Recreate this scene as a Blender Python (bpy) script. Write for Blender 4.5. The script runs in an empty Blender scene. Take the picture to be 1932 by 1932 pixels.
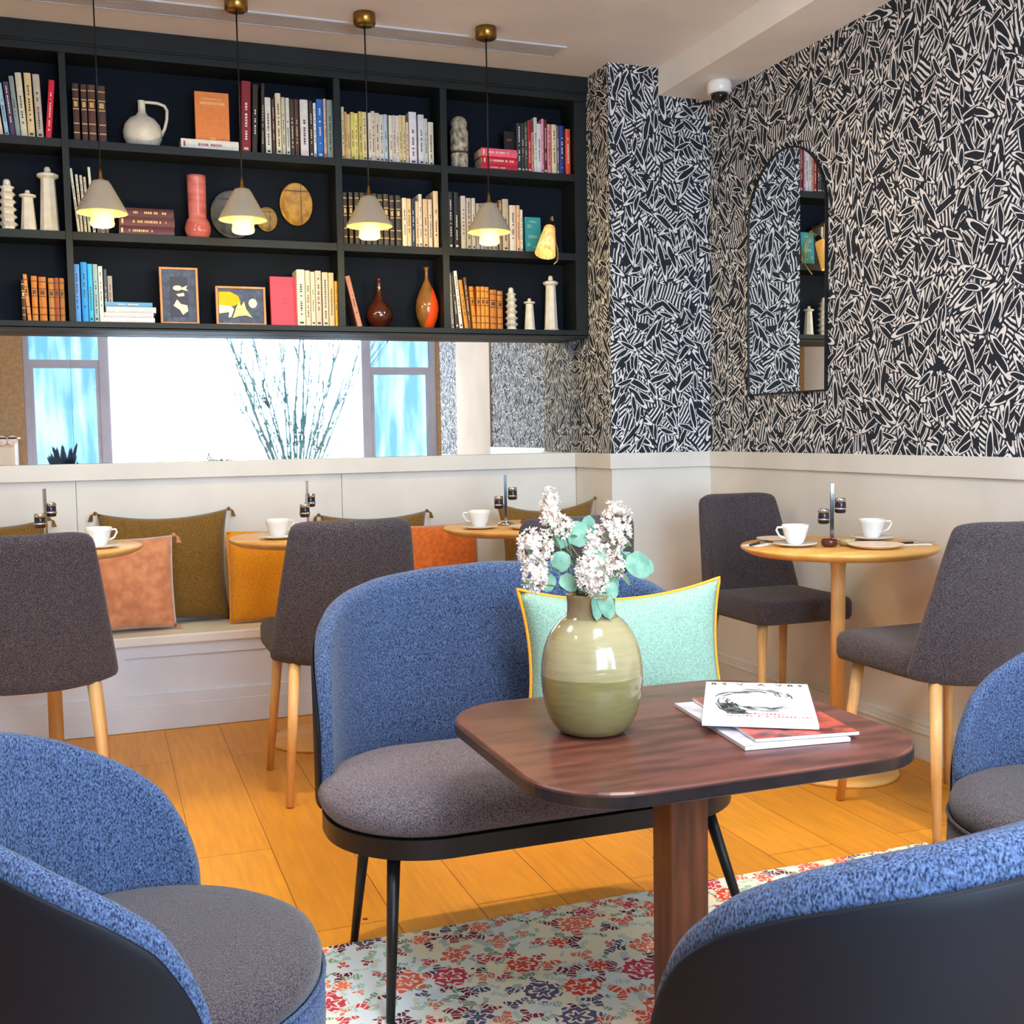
import bpy, bmesh, math, random
from mathutils import Vector, Matrix
C = bpy.context.scene.collection
SC = bpy.context.scene
PI = math.pi

# ------------------------------------------------------------------ camera
cam_data = bpy.data.cameras.new('camera')
cam = bpy.data.objects.new('camera', cam_data)
C.objects.link(cam)
cam_data.sensor_width = 36.0
cam_data.lens = 39.374
cam_data.clip_start = 0.02
_r, _u, _f = (0.9376, -0.3474, -0.0159), (0.0395, 0.061, 0.9974), (0.3455, 0.9357, -0.0709)
cam.matrix_world = Matrix(((_r[0], _u[0], -_f[0], 0.0), (_r[1], _u[1], -_f[1], 0.0),
                           (_r[2], _u[2], -_f[2], 1.11), (0, 0, 0, 1)))
SC.camera = cam
# ------------------------------------------------------------------ world
W = bpy.data.worlds.new('daylight'); SC.world = W; W.use_nodes = True
bg = W.node_tree.nodes['Background']
bg.inputs['Color'].default_value = (0.66, 0.83, 1.0, 1)
bg.inputs['Strength'].default_value = 20.0
# ------------------------------------------------------------------ exposure
SC.view_settings.view_transform = 'Standard'
SC.view_settings.look = 'None'
SC.view_settings.exposure = 0.3
SC.view_settings.gamma = 1.0
SC.view_settings.use_curve_mapping = False
try:
    SC.cycles.use_denoising = True
    SC.cycles.max_bounces = 8
    SC.cycles.diffuse_bounces = 4
    SC.cycles.glossy_bounces = 4
    SC.cycles.transmission_bounces = 6
    SC.cycles.transparent_max_bounces = 8
    SC.cycles.sample_clamp_indirect = 6.0
    SC.cycles.caustics_reflective = False
    SC.cycles.caustics_refractive = False
except Exception:
    pass
# daylight comes in through the big window opposite the book wall
WINY = -1.1
pl = bpy.data.lights.new('window_portal', 'AREA')
pl.shape = 'RECTANGLE'; pl.size = 3.7; pl.size_y = 1.85
try: pl.cycles.is_portal = True
except Exception: pass
po = bpy.data.objects.new('window_portal', pl); C.objects.link(po)
po.location = (1.27, WINY - 0.12, 1.52); po.rotation_euler = (PI/2, 0, 0)
DOWNLIGHTS = [  # x, y, power, half angle, colour, where it hangs
    (0.55, 2.75, 95, 19, 'warm', 'above the floor between middle dining chair and loveseat'), (1.55, 2.60, 85, 19, 'warm', 'above the gap between loveseat and wall table'),
    (2.10, 3.30, 8, 50, 'warm', 'above the wall table'), (-0.35, 3.3, 10, 44, 'warm', 'above the left edge chair'),
    (0.10, 2.3, 12, 40, 'warm', 'above the open floor left of the loveseat'), (1.25, 1.6, 9, 50, 'soft', 'above the dark table'),
    (0.5, 0.3, 20, 60, 'soft', 'nearest above the photographer'), (1.95, 1.15, 70, 34, 'soft', 'above the right edge armchair'), (-0.9, 1.4, 18, 60, 'soft', 'above the far left floor')]
FILL_PANELS = [(0.9, 0.75, 28, 'nearest the window'), (-0.6, 2.6, 12, 'above the left side of the room'), (1.0, 1.9, 8, 'above the loveseat')]  # unseen panels added to brighten the room with soft fill

# ------------------------------------------------------------------ room sizes
D = 4.744      # back wall
WX = 2.549     # right wall
PX = 2.066     # pillar side
PY = 4.352     # pillar front
HC = 2.645     # ceiling
HB = 2.530     # beam underside
BX = 2.301     # beam side
Z0, Z1 = 0.947, 1.013    # dado rail
BF = D - 0.169           # bookcase front plane

# ------------------------------------------------------------------ helpers
def col(h):
    h = h.lstrip('#')
    c = [int(h[i:i+2], 16) / 255 for i in (0, 2, 4)]
    return tuple([x / 12.92 if x <= 0.04045 else ((x + 0.055) / 1.055) ** 2.4 for x in c] + [1])

_mats = {}
def mat(name, base='808080', rough=0.6, metal=0.0, noise=None, scale=200, spec=0.5, bump=0, bscale=None,
        emis=None, estr=0, coat=0, sheen=0, trans=0, stretch=None, contrast=(0.35, 0.65), coords='Object'):
    if name in _mats: return _mats[name]
    m = bpy.data.materials.new(name); m.use_nodes = True
    nt = m.node_tree; b = nt.nodes['Principled BSDF']
    b.inputs['Roughness'].default_value = rough
    b.inputs['Metallic'].default_value = metal
    b.inputs['Base Color'].default_value = col(base)
    b.inputs['Specular IOR Level'].default_value = spec
    b.inputs['Coat Weight'].default_value = coat
    b.inputs['Sheen Weight'].default_value = sheen
    b.inputs['Transmission Weight'].default_value = trans
    if emis:
        b.inputs['Emission Color'].default_value = col(emis); b.inputs['Emission Strength'].default_value = estr
    tc = nt.nodes.new('ShaderNodeTexCoord'); src = tc.outputs[coords]
    if stretch:
        mp = nt.nodes.new('ShaderNodeMapping'); mp.inputs['Scale'].default_value = stretch
        nt.links.new(src, mp.inputs['Vector']); src = mp.outputs['Vector']
    n = nt.nodes.new('ShaderNodeTexNoise'); n.inputs['Scale'].default_value = scale
    n.inputs['Detail'].default_value = 3
    nt.links.new(src, n.inputs['Vector'])
    r = nt.nodes.new('ShaderNodeValToRGB')
    r.color_ramp.elements[0].position, r.color_ramp.elements[1].position = contrast
    if noise is None:
        c = col(base); k = 0.94
        noise = None
        r.color_ramp.elements[0].color = (c[0]*k, c[1]*k, c[2]*k, 1)
        r.color_ramp.elements[1].color = (min(c[0]/k, 1), min(c[1]/k, 1), min(c[2]/k, 1), 1)
    else:
        r.color_ramp.elements[0].color = col(noise)
        r.color_ramp.elements[1].color = col(base)
    nt.links.new(n.outputs['Fac'], r.inputs['Fac'])
    nt.links.new(r.outputs['Color'], b.inputs['Base Color'])
    if bump:
        bp = nt.nodes.new('ShaderNodeBump'); bp.inputs['Strength'].default_value = bump
        bp.inputs['Distance'].default_value = 0.003
        n2 = n
        if bscale:
            n2 = nt.nodes.new('ShaderNodeTexNoise'); n2.inputs['Scale'].default_value = bscale
            nt.links.new(src, n2.inputs['Vector'])
        nt.links.new(n2.outputs['Fac'], bp.inputs['Height'])
        nt.links.new(bp.outputs['Normal'], b.inputs['Normal'])
    _mats[name] = m
    return m

class NB:   # small node builder
    def __init__(s, nt): s.nt = nt
    def n(s, typ, **kw):
        o = s.nt.nodes.new(typ)
        for k, v in kw.items(): setattr(o, k, v)
        return o
    def l(s, a, b): s.nt.links.new(a, b)
    def math(s, op, a, b=None, c=None, clamp=False):
        m = s.n('ShaderNodeMath', operation=op); m.use_clamp = clamp
        for i, v in enumerate((a, b, c)):
            if v is None: continue
            if isinstance(v, (int, float)): m.inputs[i].default_value = v
            else: s.l(v, m.inputs[i])
        return m.outputs[0]
    def mix(s, f, a, b):
        m = s.n('ShaderNodeMix', data_type='RGBA')
        for i, v in ((0, f), (6, a), (7, b)):
            if isinstance(v, (int, float)): m.inputs[i].default_value = v
            elif isinstance(v, tuple): m.inputs[i].default_value = v
            else: s.l(v, m.inputs[i])
        return m.outputs[2]
    def mixf(s, f, a, b):
        m = s.n('ShaderNodeMix', data_type='FLOAT')
        for i, v in ((0, f), (2, a), (3, b)):
            if isinstance(v, (int, float)): m.inputs[i].default_value = v
            else: s.l(v, m.inputs[i])
        return m.outputs[0]

def wallpaper_mat():
    m = bpy.data.materials.new('leaf_wallpaper'); m.use_nodes = True
    nt = m.node_tree; B = NB(nt); bs = nt.nodes['Principled BSDF']
    uvr = B.n('ShaderNodeTexCoord').outputs['UV']
    mpu = B.n('ShaderNodeMapping'); mpu.inputs['Scale'].default_value = (1.22, 1.22, 1); B.l(uvr, mpu.inputs['Vector']); uv = mpu.outputs[0]
    nz = B.n('ShaderNodeTexNoise'); nz.inputs['Scale'].default_value = 12; nz.inputs['Detail'].default_value = 1
    B.l(uv, nz.inputs['Vector'])
    ad = B.n('ShaderNodeVectorMath', operation='MULTIPLY_ADD')
    B.l(nz.outputs['Color'], ad.inputs[0]); ad.inputs[1].default_value = (0.024, 0.024, 0); B.l(uv, ad.inputs[2])
    warped = ad.outputs[0]
    def cell(scale, seed, a0, spread):
        off = B.n('ShaderNodeVectorMath', operation='ADD'); B.l(warped, off.inputs[0]); off.inputs[1].default_value = (seed, seed * 1.7, 0)
        v = B.n('ShaderNodeTexVoronoi', voronoi_dimensions='2D'); v.inputs['Scale'].default_value = scale
        B.l(off.outputs[0], v.inputs['Vector'])
        d = B.n('ShaderNodeVectorMath', operation='SUBTRACT'); B.l(off.outputs[0], d.inputs[0]); B.l(v.outputs['Position'], d.inputs[1])
        sc = B.n('ShaderNodeSeparateColor'); B.l(v.outputs['Color'], sc.inputs[0])
        ang = B.math('MULTIPLY_ADD', sc.outputs[0], spread, a0)
        rot = B.n('ShaderNodeVectorRotate', rotation_type='Z_AXIS'); B.l(d.outputs[0], rot.inputs['Vector']); B.l(ang, rot.inputs['Angle'])
        sp = B.n('ShaderNodeSeparateXYZ'); B.l(rot.outputs[0], sp.inputs[0])
        return sp.outputs[0], sp.outputs[1], sc.outputs[1], v.outputs['Distance']
    # bundles of fine strokes
    x, y, rnd, dist = cell(7.5, 0.0, 0.45, 2.2)
    fr = B.math('MULTIPLY_ADD', rnd, 70, 300)
    sn = B.math('SINE', B.math('MULTIPLY', y, fr))
    wv = B.math('GREATER_THAN', sn, 0.12)
    en = B.math('LESS_THAN', B.math('ABSOLUTE', x), 0.075)
    w = B.math('MULTIPLY', wv, en)
    for scale, seed, a, b, a0, spread in ((9, 3.1, 0.062, 0.0125, 0.1, 2.9), (7.0, 17.1, 0.078, 0.0165, 0.4, 2.3), (5.6, 7.7, 0.100, 0.0190, 0.4, 1.1), (5.2, 5.3, 0.105, 0.0180, 1.6, 1.1), (5.4, 12.9, 0.088, 0.0190, 0.2, 2.7), (8.5, 31.3, 0.060, 0.0140, 0.2, 2.7)):
        x, y, rnd, dist = cell(scale, seed, a0, spread)
        ax = B.math('POWER', B.math('ABSOLUTE', B.math('DIVIDE', x, a)), 1.6)
        by = B.math('POWER', B.math('ABSOLUTE', B.math('DIVIDE', y, b)), 2.0)
        e = B.math('ADD', ax, by)
        halo = B.math('LESS_THAN', e, 1.4)
        ring = B.math('MULTIPLY', B.math('GREATER_THAN', e, 0.54), B.math('LESS_THAN', e, 1.0))
        w = B.mixf(halo, w, ring)
    # dark knots where leaves meet
    x, y, rnd, dist = cell(4.2, 20.3, 0, 6)
    kn = B.math('LESS_THAN', B.math('ADD', B.math('ABSOLUTE', x), B.math('MULTIPLY', B.math('ABSOLUTE', y), 0.7)), 0.020)
    w = B.mixf(kn, w, 0.0)
    c = B.mix(w, col('252b36'), col('e8e6e6'))
    B.l(c, bs.inputs['Base Color']); bs.inputs['Roughness'].default_value = 0.75
    bs.inputs['Specular IOR Level'].default_value = 0.2
    return m

def plank_mat():
    m = bpy.data.materials.new('oak_planks'); m.use_nodes = True
    nt = m.node_tree; B = NB(nt); bs = nt.nodes['Principled BSDF']
    oc = B.n('ShaderNodeTexCoord').outputs['Object']
    sp = B.n('ShaderNodeSeparateXYZ'); B.l(oc, sp.inputs[0])
    cb = B.n('ShaderNodeCombineXYZ'); B.l(sp.outputs[1], cb.inputs[0]); B.l(sp.outputs[0], cb.inputs[1])
    br = B.n('ShaderNodeTexBrick'); B.l(cb.outputs[0], br.inputs['Vector'])
    br.inputs['Scale'].default_value = 1.0; br.inputs['Brick Width'].default_value = 1.5; br.inputs['Row Height'].default_value = 0.20
    br.inputs['Mortar Size'].default_value = 0.0012; br.inputs['Mortar Smooth'].default_value = 0.3
    br.inputs['Color1'].default_value = col('dc962e'); br.inputs['Color2'].default_value = col('cd8828')
    br.inputs['Mortar'].default_value = col('6a3c14'); br.inputs['Bias'].default_value = -0.1
    br.offset = 0.37
    mp = B.n('ShaderNodeMapping'); mp.inputs['Scale'].default_value = (22, 1.6, 1); B.l(oc, mp.inputs['Vector'])
    n = B.n('ShaderNodeTexNoise'); n.inputs['Scale'].default_value = 3.0; n.inputs['Detail'].default_value = 5; B.l(mp.outputs[0], n.inputs['Vector'])
    n2 = B.n('ShaderNodeTexNoise'); n2.inputs['Scale'].default_value = 2.2; B.l(oc, n2.inputs['Vector'])
    g = B.math('MULTIPLY_ADD', n.outputs['Fac'], 0.5, 0.72)
    g = B.math('MULTIPLY', g, B.math('MULTIPLY_ADD', n2.outputs['Fac'], 0.35, 0.84))
    v = B.n('ShaderNodeTexVoronoi', voronoi_dimensions='2D'); v.inputs['Scale'].default_value = 1.7; B.l(oc, v.inputs['Vector'])
    kn = B.math('LESS_THAN', v.outputs['Distance'], 0.011)
    vm = B.n('ShaderNodeVectorMath', operation='SCALE'); B.l(br.outputs['Color'], vm.inputs[0]); B.l(g, vm.inputs['Scale'])
    c = B.mix(kn, vm.outputs[0], col('6a3c14'))
    B.l(c, bs.inputs['Base Color']); bs.inputs['Roughness'].default_value = 0.42
    bs.inputs['Specular IOR Level'].default_value = 0.35
    return m

def rug_mat():
    m = bpy.data.materials.new('floral_rug'); m.use_nodes = True
    nt = m.node_tree; B = NB(nt); bs = nt.nodes['Principled BSDF']
    oc = B.n('ShaderNodeTexCoord').outputs['Object']
    nz = B.n('ShaderNodeTexNoise'); nz.inputs['Scale'].default_value = 38; B.l(oc, nz.inputs['Vector'])
    ad = B.n('ShaderNodeVectorMath', operation='MULTIPLY_ADD'); B.l(nz.outputs['Color'], ad.inputs[0]); ad.inputs[1].default_value = (0.022, 0.022, 0); B.l(oc, ad.inputs[2])
    big = B.n('ShaderNodeTexNoise'); big.inputs['Scale'].default_value = 3.5; B.l(oc, big.inputs['Vector'])
    rb = B.n('ShaderNodeValToRGB'); B.l(big.outputs['Fac'], rb.inputs[0])
    rb.color_ramp.elements[0].position = 0.42; rb.color_ramp.elements[0].color = col('d9e2e2')
    rb.color_ramp.elements[1].position = 0.58; rb.color_ramp.elements[1].color = col('f0e2c2')
    c = rb.outputs[0]
    def layer(c, scale, seed, rad, petals, cols, depth=0.35, thin=False):
        of = B.n('ShaderNodeVectorMath', operation='ADD'); B.l(ad.outputs[0], of.inputs[0]); of.inputs[1].default_value = (seed, seed * 0.7, 0)
        v = B.n('ShaderNodeTexVoronoi', voronoi_dimensions='2D'); v.inputs['Scale'].default_value = scale; v.inputs['Randomness'].default_value = 0.8
        B.l(of.outputs[0], v.inputs['Vector'])
        d = B.n('ShaderNodeVectorMath', operation='SUBTRACT'); B.l(of.outputs[0], d.inputs[0]); B.l(v.outputs['Position'], d.inputs[1])
        s = B.n('ShaderNodeSeparateXYZ'); B.l(d.outputs[0], s.inputs[0])
        ang = B.math('ARCTAN2', s.outputs[1], s.outputs[0])
        sc = B.n('ShaderNodeSeparateColor'); B.l(v.outputs['Color'], sc.inputs[0])
        pet = B.math('SINE', B.math('MULTIPLY_ADD', ang, petals, B.math('MULTIPLY', sc.outputs[0], 9)))
        lim = B.math('MULTIPLY', B.math('MULTIPLY_ADD', pet, depth, 1.0), B.math('MULTIPLY_ADD', sc.outputs[1], rad * 0.8, rad * 0.6))
        inside = B.math('LESS_THAN', v.outputs['Distance'], lim)
        rp = B.n('ShaderNodeValToRGB'); rp.color_ramp.interpolation = 'CONSTANT'; B.l(sc.outputs[2], rp.inputs[0])
        rp.color_ramp.elements[0].position = 0; rp.color_ramp.elements[0].color = col(cols[0])
        rp.color_ramp.elements[1].position = 1 / len(cols); rp.color_ramp.elements[1].color = col(cols[1])
        for i in range(2, len(cols)):
            e = rp.color_ramp.elements.new(i / len(cols)); e.color = col(cols[i])
        rings = B.math('GREATER_THAN', B.math('SINE', B.math('MULTIPLY_ADD', v.outputs['Distance'], 34, B.math('MULTIPLY', pet, 1.6))), -0.6)
        fc = B.mix(rings, col('f2d8c4'), rp.outputs[0])
        return B.mix(inside, c, fc)
    c = layer(c, 24, 1.3, 0.27, 2, ('7fae9c', '9cc4b8', '6a9a86', 'b4cfc4'), 0.75)
    c = layer(c, 17, 4.1, 0.27, 3, ('8a3848', 'd8604c', '5c2c48', 'e08068', '4e5470', 'c84a50'), 0.5)
    c = layer(c, 8.0, 9.4, 0.24, 6, ('d8523c', 'e06a58', '5a5e7a', 'c84458', 'e87858'), 0.18)
    B.l(c, bs.inputs['Base Color']); bs.inputs['Roughness'].default_value = 0.95
    bs.inputs['Specular IOR Level'].default_value = 0.1
    bp = B.n('ShaderNodeBump'); bp.inputs['Strength'].default_value = 0.4; bp.inputs['Distance'].default_value = 0.003
    n3 = B.n('ShaderNodeTexNoise'); n3.inputs['Scale'].default_value = 400; B.l(oc, n3.inputs['Vector']); B.l(n3.outputs['Fac'], bp.inputs['Height'])
    B.l(bp.outputs[0], bs.inputs['Normal'])
    return m

def link(name, me, m=None, parent=None, smooth=False, sub=0, bevel=0):
    o = bpy.data.objects.new(name, me); C.objects.link(o)
    if m is not None:
        for mm in (m if isinstance(m, (list, tuple)) else [m]): me.materials.append(mm)
    if smooth:
        for p in me.polygons: p.use_smooth = True
    if bevel:
        b = o.modifiers.new('bevel', 'BEVEL'); b.width = bevel; b.segments = 2; b.limit_method = 'ANGLE'
    if sub:
        s = o.modifiers.new('sub', 'SUBSURF'); s.levels = sub; s.render_levels = sub
    if parent is not None: o.parent = parent
    return o

def from_bm(name, bm, m=None, parent=None, **kw):
    me = bpy.data.meshes.new(name); bm.to_mesh(me); bm.free()
    return link(name, me, m, parent, **kw)

def uvmeters(me):
    uv = me.uv_layers.new(name='UVMap')
    for p in me.polygons:
        n = p.normal; a = [abs(n.x), abs(n.y), abs(n.z)]; k = a.index(max(a))
        for li in p.loop_indices:
            co = me.vertices[me.loops[li].vertex_index].co
            uv.data[li].uv = (co.y, co.z) if k == 0 else (co.x + 7.3, co.z) if k == 1 else (co.x, co.y)

def bx(bm, x0, x1, y0, y1, z0, z1, mi=0):
    vs = [bm.verts.new((x, y, z)) for x in (x0, x1) for y in (y0, y1) for z in (z0, z1)]
    for f in ((0, 1, 3, 2), (4, 6, 7, 5), (0, 4, 5, 1), (2, 3, 7, 6), (0, 2, 6, 4), (1, 5, 7, 3)):
        fc = bm.faces.new([vs[i] for i in f]); fc.material_index = mi
    return vs

def box(name, x0, x1, y0, y1, z0, z1, m, parent=None, bevel=0, uv=False):
    bm = bmesh.new(); bx(bm, x0, x1, y0, y1, z0, z1)
    o = from_bm(name, bm, m, parent, bevel=bevel)
    if uv: uvmeters(o.data)
    return o

def boxes(name, L, m, parent=None, bevel=0, uv=False):
    bm = bmesh.new()
    for b in L: bx(bm, *b)
    o = from_bm(name, bm, m, parent, bevel=bevel)
    if uv: uvmeters(o.data)
    return o

def lathe_bm(bm, prof, n=32, cx=0, cy=0, cz=0, mi=0, M=None, caps=True):
    rings = []
    for r, z in prof:
        rings.append([bm.verts.new((cx + r * math.cos(2*PI*k/n), cy + r * math.sin(2*PI*k/n), cz + z)) for k in range(n)])
    fs = []
    for a, b in zip(rings, rings[1:]):
        for k in range(n):
            f = bm.faces.new((a[k], a[(k+1) % n], b[(k+1) % n], b[k])); f.material_index = mi; fs.append(f)
    if caps:
        f = bm.faces.new(list(reversed(rings[0]))); f.material_index = mi
        f = bm.faces.new(rings[-1]); f.material_index = mi
    if M is not None:
        bmesh.ops.transform(bm, matrix=M, verts=[v for r in rings for v in r])
    return rings

def lathe(name, prof, m, parent=None, n=32, loc=(0, 0, 0), smooth=True, sub=0, caps=True, bevel=0):
    bm = bmesh.new(); lathe_bm(bm, prof, n, *loc, caps=caps)
    o = from_bm(name, bm, m, parent, smooth=smooth, sub=sub, bevel=bevel)
    return o

def tube_bm(bm, pts, r, n=8, mi=0):
    pts = [Vector(p) for p in pts]
    rs = r if isinstance(r, (list, tuple)) else [r] * len(pts)
    rings = []; up = Vector((0, 0, 1)); prev = None
    for i, p in enumerate(pts):
        t = (pts[min(i+1, len(pts)-1)] - pts[max(i-1, 0)]).normalized()
        if prev is None:
            a = up.cross(t)
            if a.length < 1e-3: a = Vector((1, 0, 0)).cross(t)
            a.normalize()
        else:
            a = prev - t * prev.dot(t)
            a.normalize()
        prev = a; b = t.cross(a)
        rings.append([bm.verts.new(p + (a * math.cos(2*PI*k/n) + b * math.sin(2*PI*k/n)) * rs[i]) for k in range(n)])
    for A, Bb in zip(rings, rings[1:]):
        for k in range(n):
            f = bm.faces.new((A[k], A[(k+1) % n], Bb[(k+1) % n], Bb[k])); f.material_index = mi
    f = bm.faces.new(list(reversed(rings[0]))); f.material_index = mi
    f = bm.faces.new(rings[-1]); f.material_index = mi

def tube(name, pts, r, m, parent=None, n=10, smooth=True):
    bm = bmesh.new(); tube_bm(bm, pts, r, n)
    return from_bm(name, bm, m, parent, smooth=smooth)

def rrect(w, d, r, n=8, cx=0, cy=0):
    out = []
    for (sx, sy, a0) in ((1, 1, 0), (-1, 1, 90), (-1, -1, 180), (1, -1, 270)):
        for k in range(n + 1):
            a = math.radians(a0 + 90 * k / n)
            out.append((cx + sx * (w/2 - r) + r * math.cos(a), cy + sy * (d/2 - r) + r * math.sin(a)))
    return out

def layered_bm(bm, outline, layers, cx=0, cy=0, mi=0):
    """stack of scaled copies of an outline: layers = [(inset, z)]; closed top and bottom"""
    n = len(outline)
    P = [Vector((x, y)) for x, y in outline]
    ce = sum(P, Vector((0, 0))) / n
    nor = []
    for i in range(n):
        t = (P[(i+1) % n] - P[i-1]); t.normalize(); nor.append(Vector((t.y, -t.x)))
    rings = []
    for ins, z in layers:
        rings.append([bm.verts.new((P[i].x - nor[i].x * ins, P[i].y - nor[i].y * ins, z)) for i in range(n)])
    for a, b in zip(rings, rings[1:]):
        for k in range(n):
            f = bm.faces.new((a[k], a[(k+1) % n], b[(k+1) % n], b[k])); f.material_index = mi
    f = bm.faces.new(list(reversed(rings[0]))); f.material_index = mi
    f = bm.faces.new(rings[-1]); f.material_index = mi

def layered(name, outline, layers, m, parent=None, smooth=True, sub=0):
    bm = bmesh.new(); layered_bm(bm, outline, layers)
    o = from_bm(name, bm, m, parent, smooth=smooth, sub=sub)
    return o

def sheet(name, P, nu, nv, t, m, parent=None, sub=1, smooth=True):
    """thick curved panel; P(u,v) with u,v in 0..1; t thickness (number or function of u,v)"""
    bm = bmesh.new(); F = []; Bk = []
    e = 1e-3
    for i in range(nu + 1):
        fr = []; br = []
        for j in range(nv + 1):
            u, v = i / nu, j / nv
            p = Vector(P(u, v))
            u0, u1 = max(u - e, 0), min(u + e, 1); v0, v1 = max(v - e, 0), min(v + e, 1)
            du = Vector(P(u1, v)) - Vector(P(u0, v)); dv = Vector(P(u, v1)) - Vector(P(u, v0))
            nrm = du.cross(dv)
            nrm = nrm.normalized() if nrm.length > 1e-12 else Vector((0, 1, 0))
            tt = t(u, v) if callable(t) else t
            fr.append(bm.verts.new(p + nrm * tt / 2)); br.append(bm.verts.new(p - nrm * tt / 2))
        F.append(fr); Bk.append(br)
    for i in range(nu):
        for j in range(nv):
            bm.faces.new((F[i][j], F[i+1][j], F[i+1][j+1], F[i][j+1]))
            bm.faces.new((Bk[i][j], Bk[i][j+1], Bk[i+1][j+1], Bk[i+1][j]))
    for i in range(nu):
        bm.faces.new((F[i][0], Bk[i][0], Bk[i+1][0], F[i+1][0]))
        bm.faces.new((F[i][nv], F[i+1][nv], Bk[i+1][nv], Bk[i][nv]))
    for j in range(nv):
        bm.faces.new((F[0][j], F[0][j+1], Bk[0][j+1], Bk[0][j]))
        bm.faces.new((F[nu][j], Bk[nu][j], Bk[nu][j+1], F[nu][j+1]))
    bmesh.ops.recalc_face_normals(bm, faces=bm.faces)
    return from_bm(name, bm, m, parent, smooth=smooth, sub=sub)

def tag(o, label, cat, group=None):
    o['label'] = label; o['category'] = cat
    if group: o['group'] = group
    return o
def thing(name, label, cat, loc=(0, 0, 0), rz=0, group=None):
    o = bpy.data.objects.new(name, None); C.objects.link(o)
    o.empty_display_size = 0.05
    o.location = loc; o.rotation_euler = (0, 0, rz)
    return tag(o, label, cat, group)
def struct(o):
    o['kind'] = 'structure'; return o
def dup(o, parent=None, loc=None, rz=None, label=None):
    c = o.copy(); C.objects.link(c)
    if parent is not None: c.parent = parent
    if loc is not None: c.location = loc
    if rz is not None: c.rotation_euler = (0, 0, rz)
    if label: c['label'] = label
    for ch in list(o.children): dup(ch, c)
    return c
def text(name, s, size, m, parent, M, align='CENTER', depth=0.0003):
    cu = bpy.data.curves.new(name, 'FONT'); cu.body = s; cu.size = size; cu.extrude = depth
    cu.align_x = align; cu.align_y = 'CENTER'; cu.resolution_u = 2
    tmp = bpy.data.objects.new(name, cu); C.objects.link(tmp)
    dg = bpy.context.evaluated_depsgraph_get()
    me = bpy.data.meshes.new_from_object(tmp.evaluated_get(dg))
    bpy.data.objects.remove(tmp); 
    me.transform(M); me.materials.clear()
    return link(name, me, m, parent)

# ------------------------------------------------------------------ materials
M_paper = wallpaper_mat()
M_floor = plank_mat()
M_rug = rug_mat()
M_paint = mat('dado_paint', 'dedbd4', 0.5, scale=3)
M_paint_cool = M_paint
M_ceil = mat('ceiling_paint', 'e9e6e6', 0.8, scale=2, spec=0.2)
M_beige = mat('beige_plaster', 'd8c8b4', 0.8, scale=3)
M_tan = mat('tan_plaster', 'b49876', 0.85, scale=30, noise='a08462')
M_case = mat('bookcase_paint', '1a1f21', 0.5, scale=6, noise='15191b', spec=0.3)
M_caseback = mat('bookcase_back', '0e1522', 0.8, scale=4, noise='0c121c', spec=0.2)
M_mirror = mat('mirror_glass', 'f2f5f5', 0.012, metal=1.0, scale=1)
M_black = mat('black_metal', '17181b', 0.4, metal=0.3, scale=60)
M_brass = mat('aged_brass', 'b08a4a', 0.28, metal=1.0, scale=40, noise='94703a')
M_chrome = mat('chrome', 'c8ccd0', 0.12, metal=1.0, scale=20)
M_blue = mat('blue_velvet', '5c7096', 0.9, noise='16203a', scale=460, sheen=0.12, spec=0.15, bump=0.5, stretch=(1, 1, 0.55), contrast=(0.34, 0.66))
M_grey = mat('grey_velvet', '847a80', 0.9, noise='302c38', scale=440, sheen=0.12, spec=0.15, bump=0.5, contrast=(0.34, 0.66))
M_dgrey = mat('dark_grey_velvet', '5c5358', 0.9, noise='1f1b20', scale=440, sheen=0.2, spec=0.12, bump=0.5, contrast=(0.34, 0.66))
M_char = mat('charcoal_tweed', '665c60', 0.95, noise='18161a', scale=480, sheen=0.15, spec=0.1, bump=0.6, contrast=(0.36, 0.66))
M_shell = mat('black_shell', '10151f', 0.55, scale=5, noise='0d111a', spec=0.2)
M_oak = mat('pale_oak', 'eabf84', 0.45, noise='d39c56', scale=30, stretch=(1, 1, 0.12))
M_oaktop = mat('oak_top', 'e8b466', 0.4, noise='d89c4c', scale=18, stretch=(0.15, 1, 1))
M_walnut = mat('walnut_top', '734236', 0.33, noise='4a271f', scale=22, stretch=(0.35, 1.6, 1), contrast=(0.34, 0.68), spec=0.5, bump=0.1)
M_walnut_leg = mat('walnut_leg', '7a4222', 0.4, noise='4a2410', scale=26, stretch=(2, 2, 0.2), contrast=(0.3, 0.7))
M_ceramic = mat('white_ceramic', 'f2f1ee', 0.2, scale=8)
M_porc = mat('cream_porcelain', 'e6dfd0', 0.4, scale=30, noise='d6cdbd')
M_white = mat('white_paint', 'd6dce6', 0.5, scale=4)
M_paper_w = mat('page_paper', 'e8e2d4', 0.8, scale=300, noise='cfc6b4', stretch=(1, 1, 0.05))
M_green = mat('stem_green', '5c7048', 0.6, scale=60, noise='4a5c3c')
M_euc = mat('eucalyptus_leaf', '76a088', 0.6, scale=40, noise='54806a')
M_petal = mat('pale_petals', 'ece0d4', 0.8, scale=60, noise='e0c0ae', contrast=(0.3, 0.5))

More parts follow.
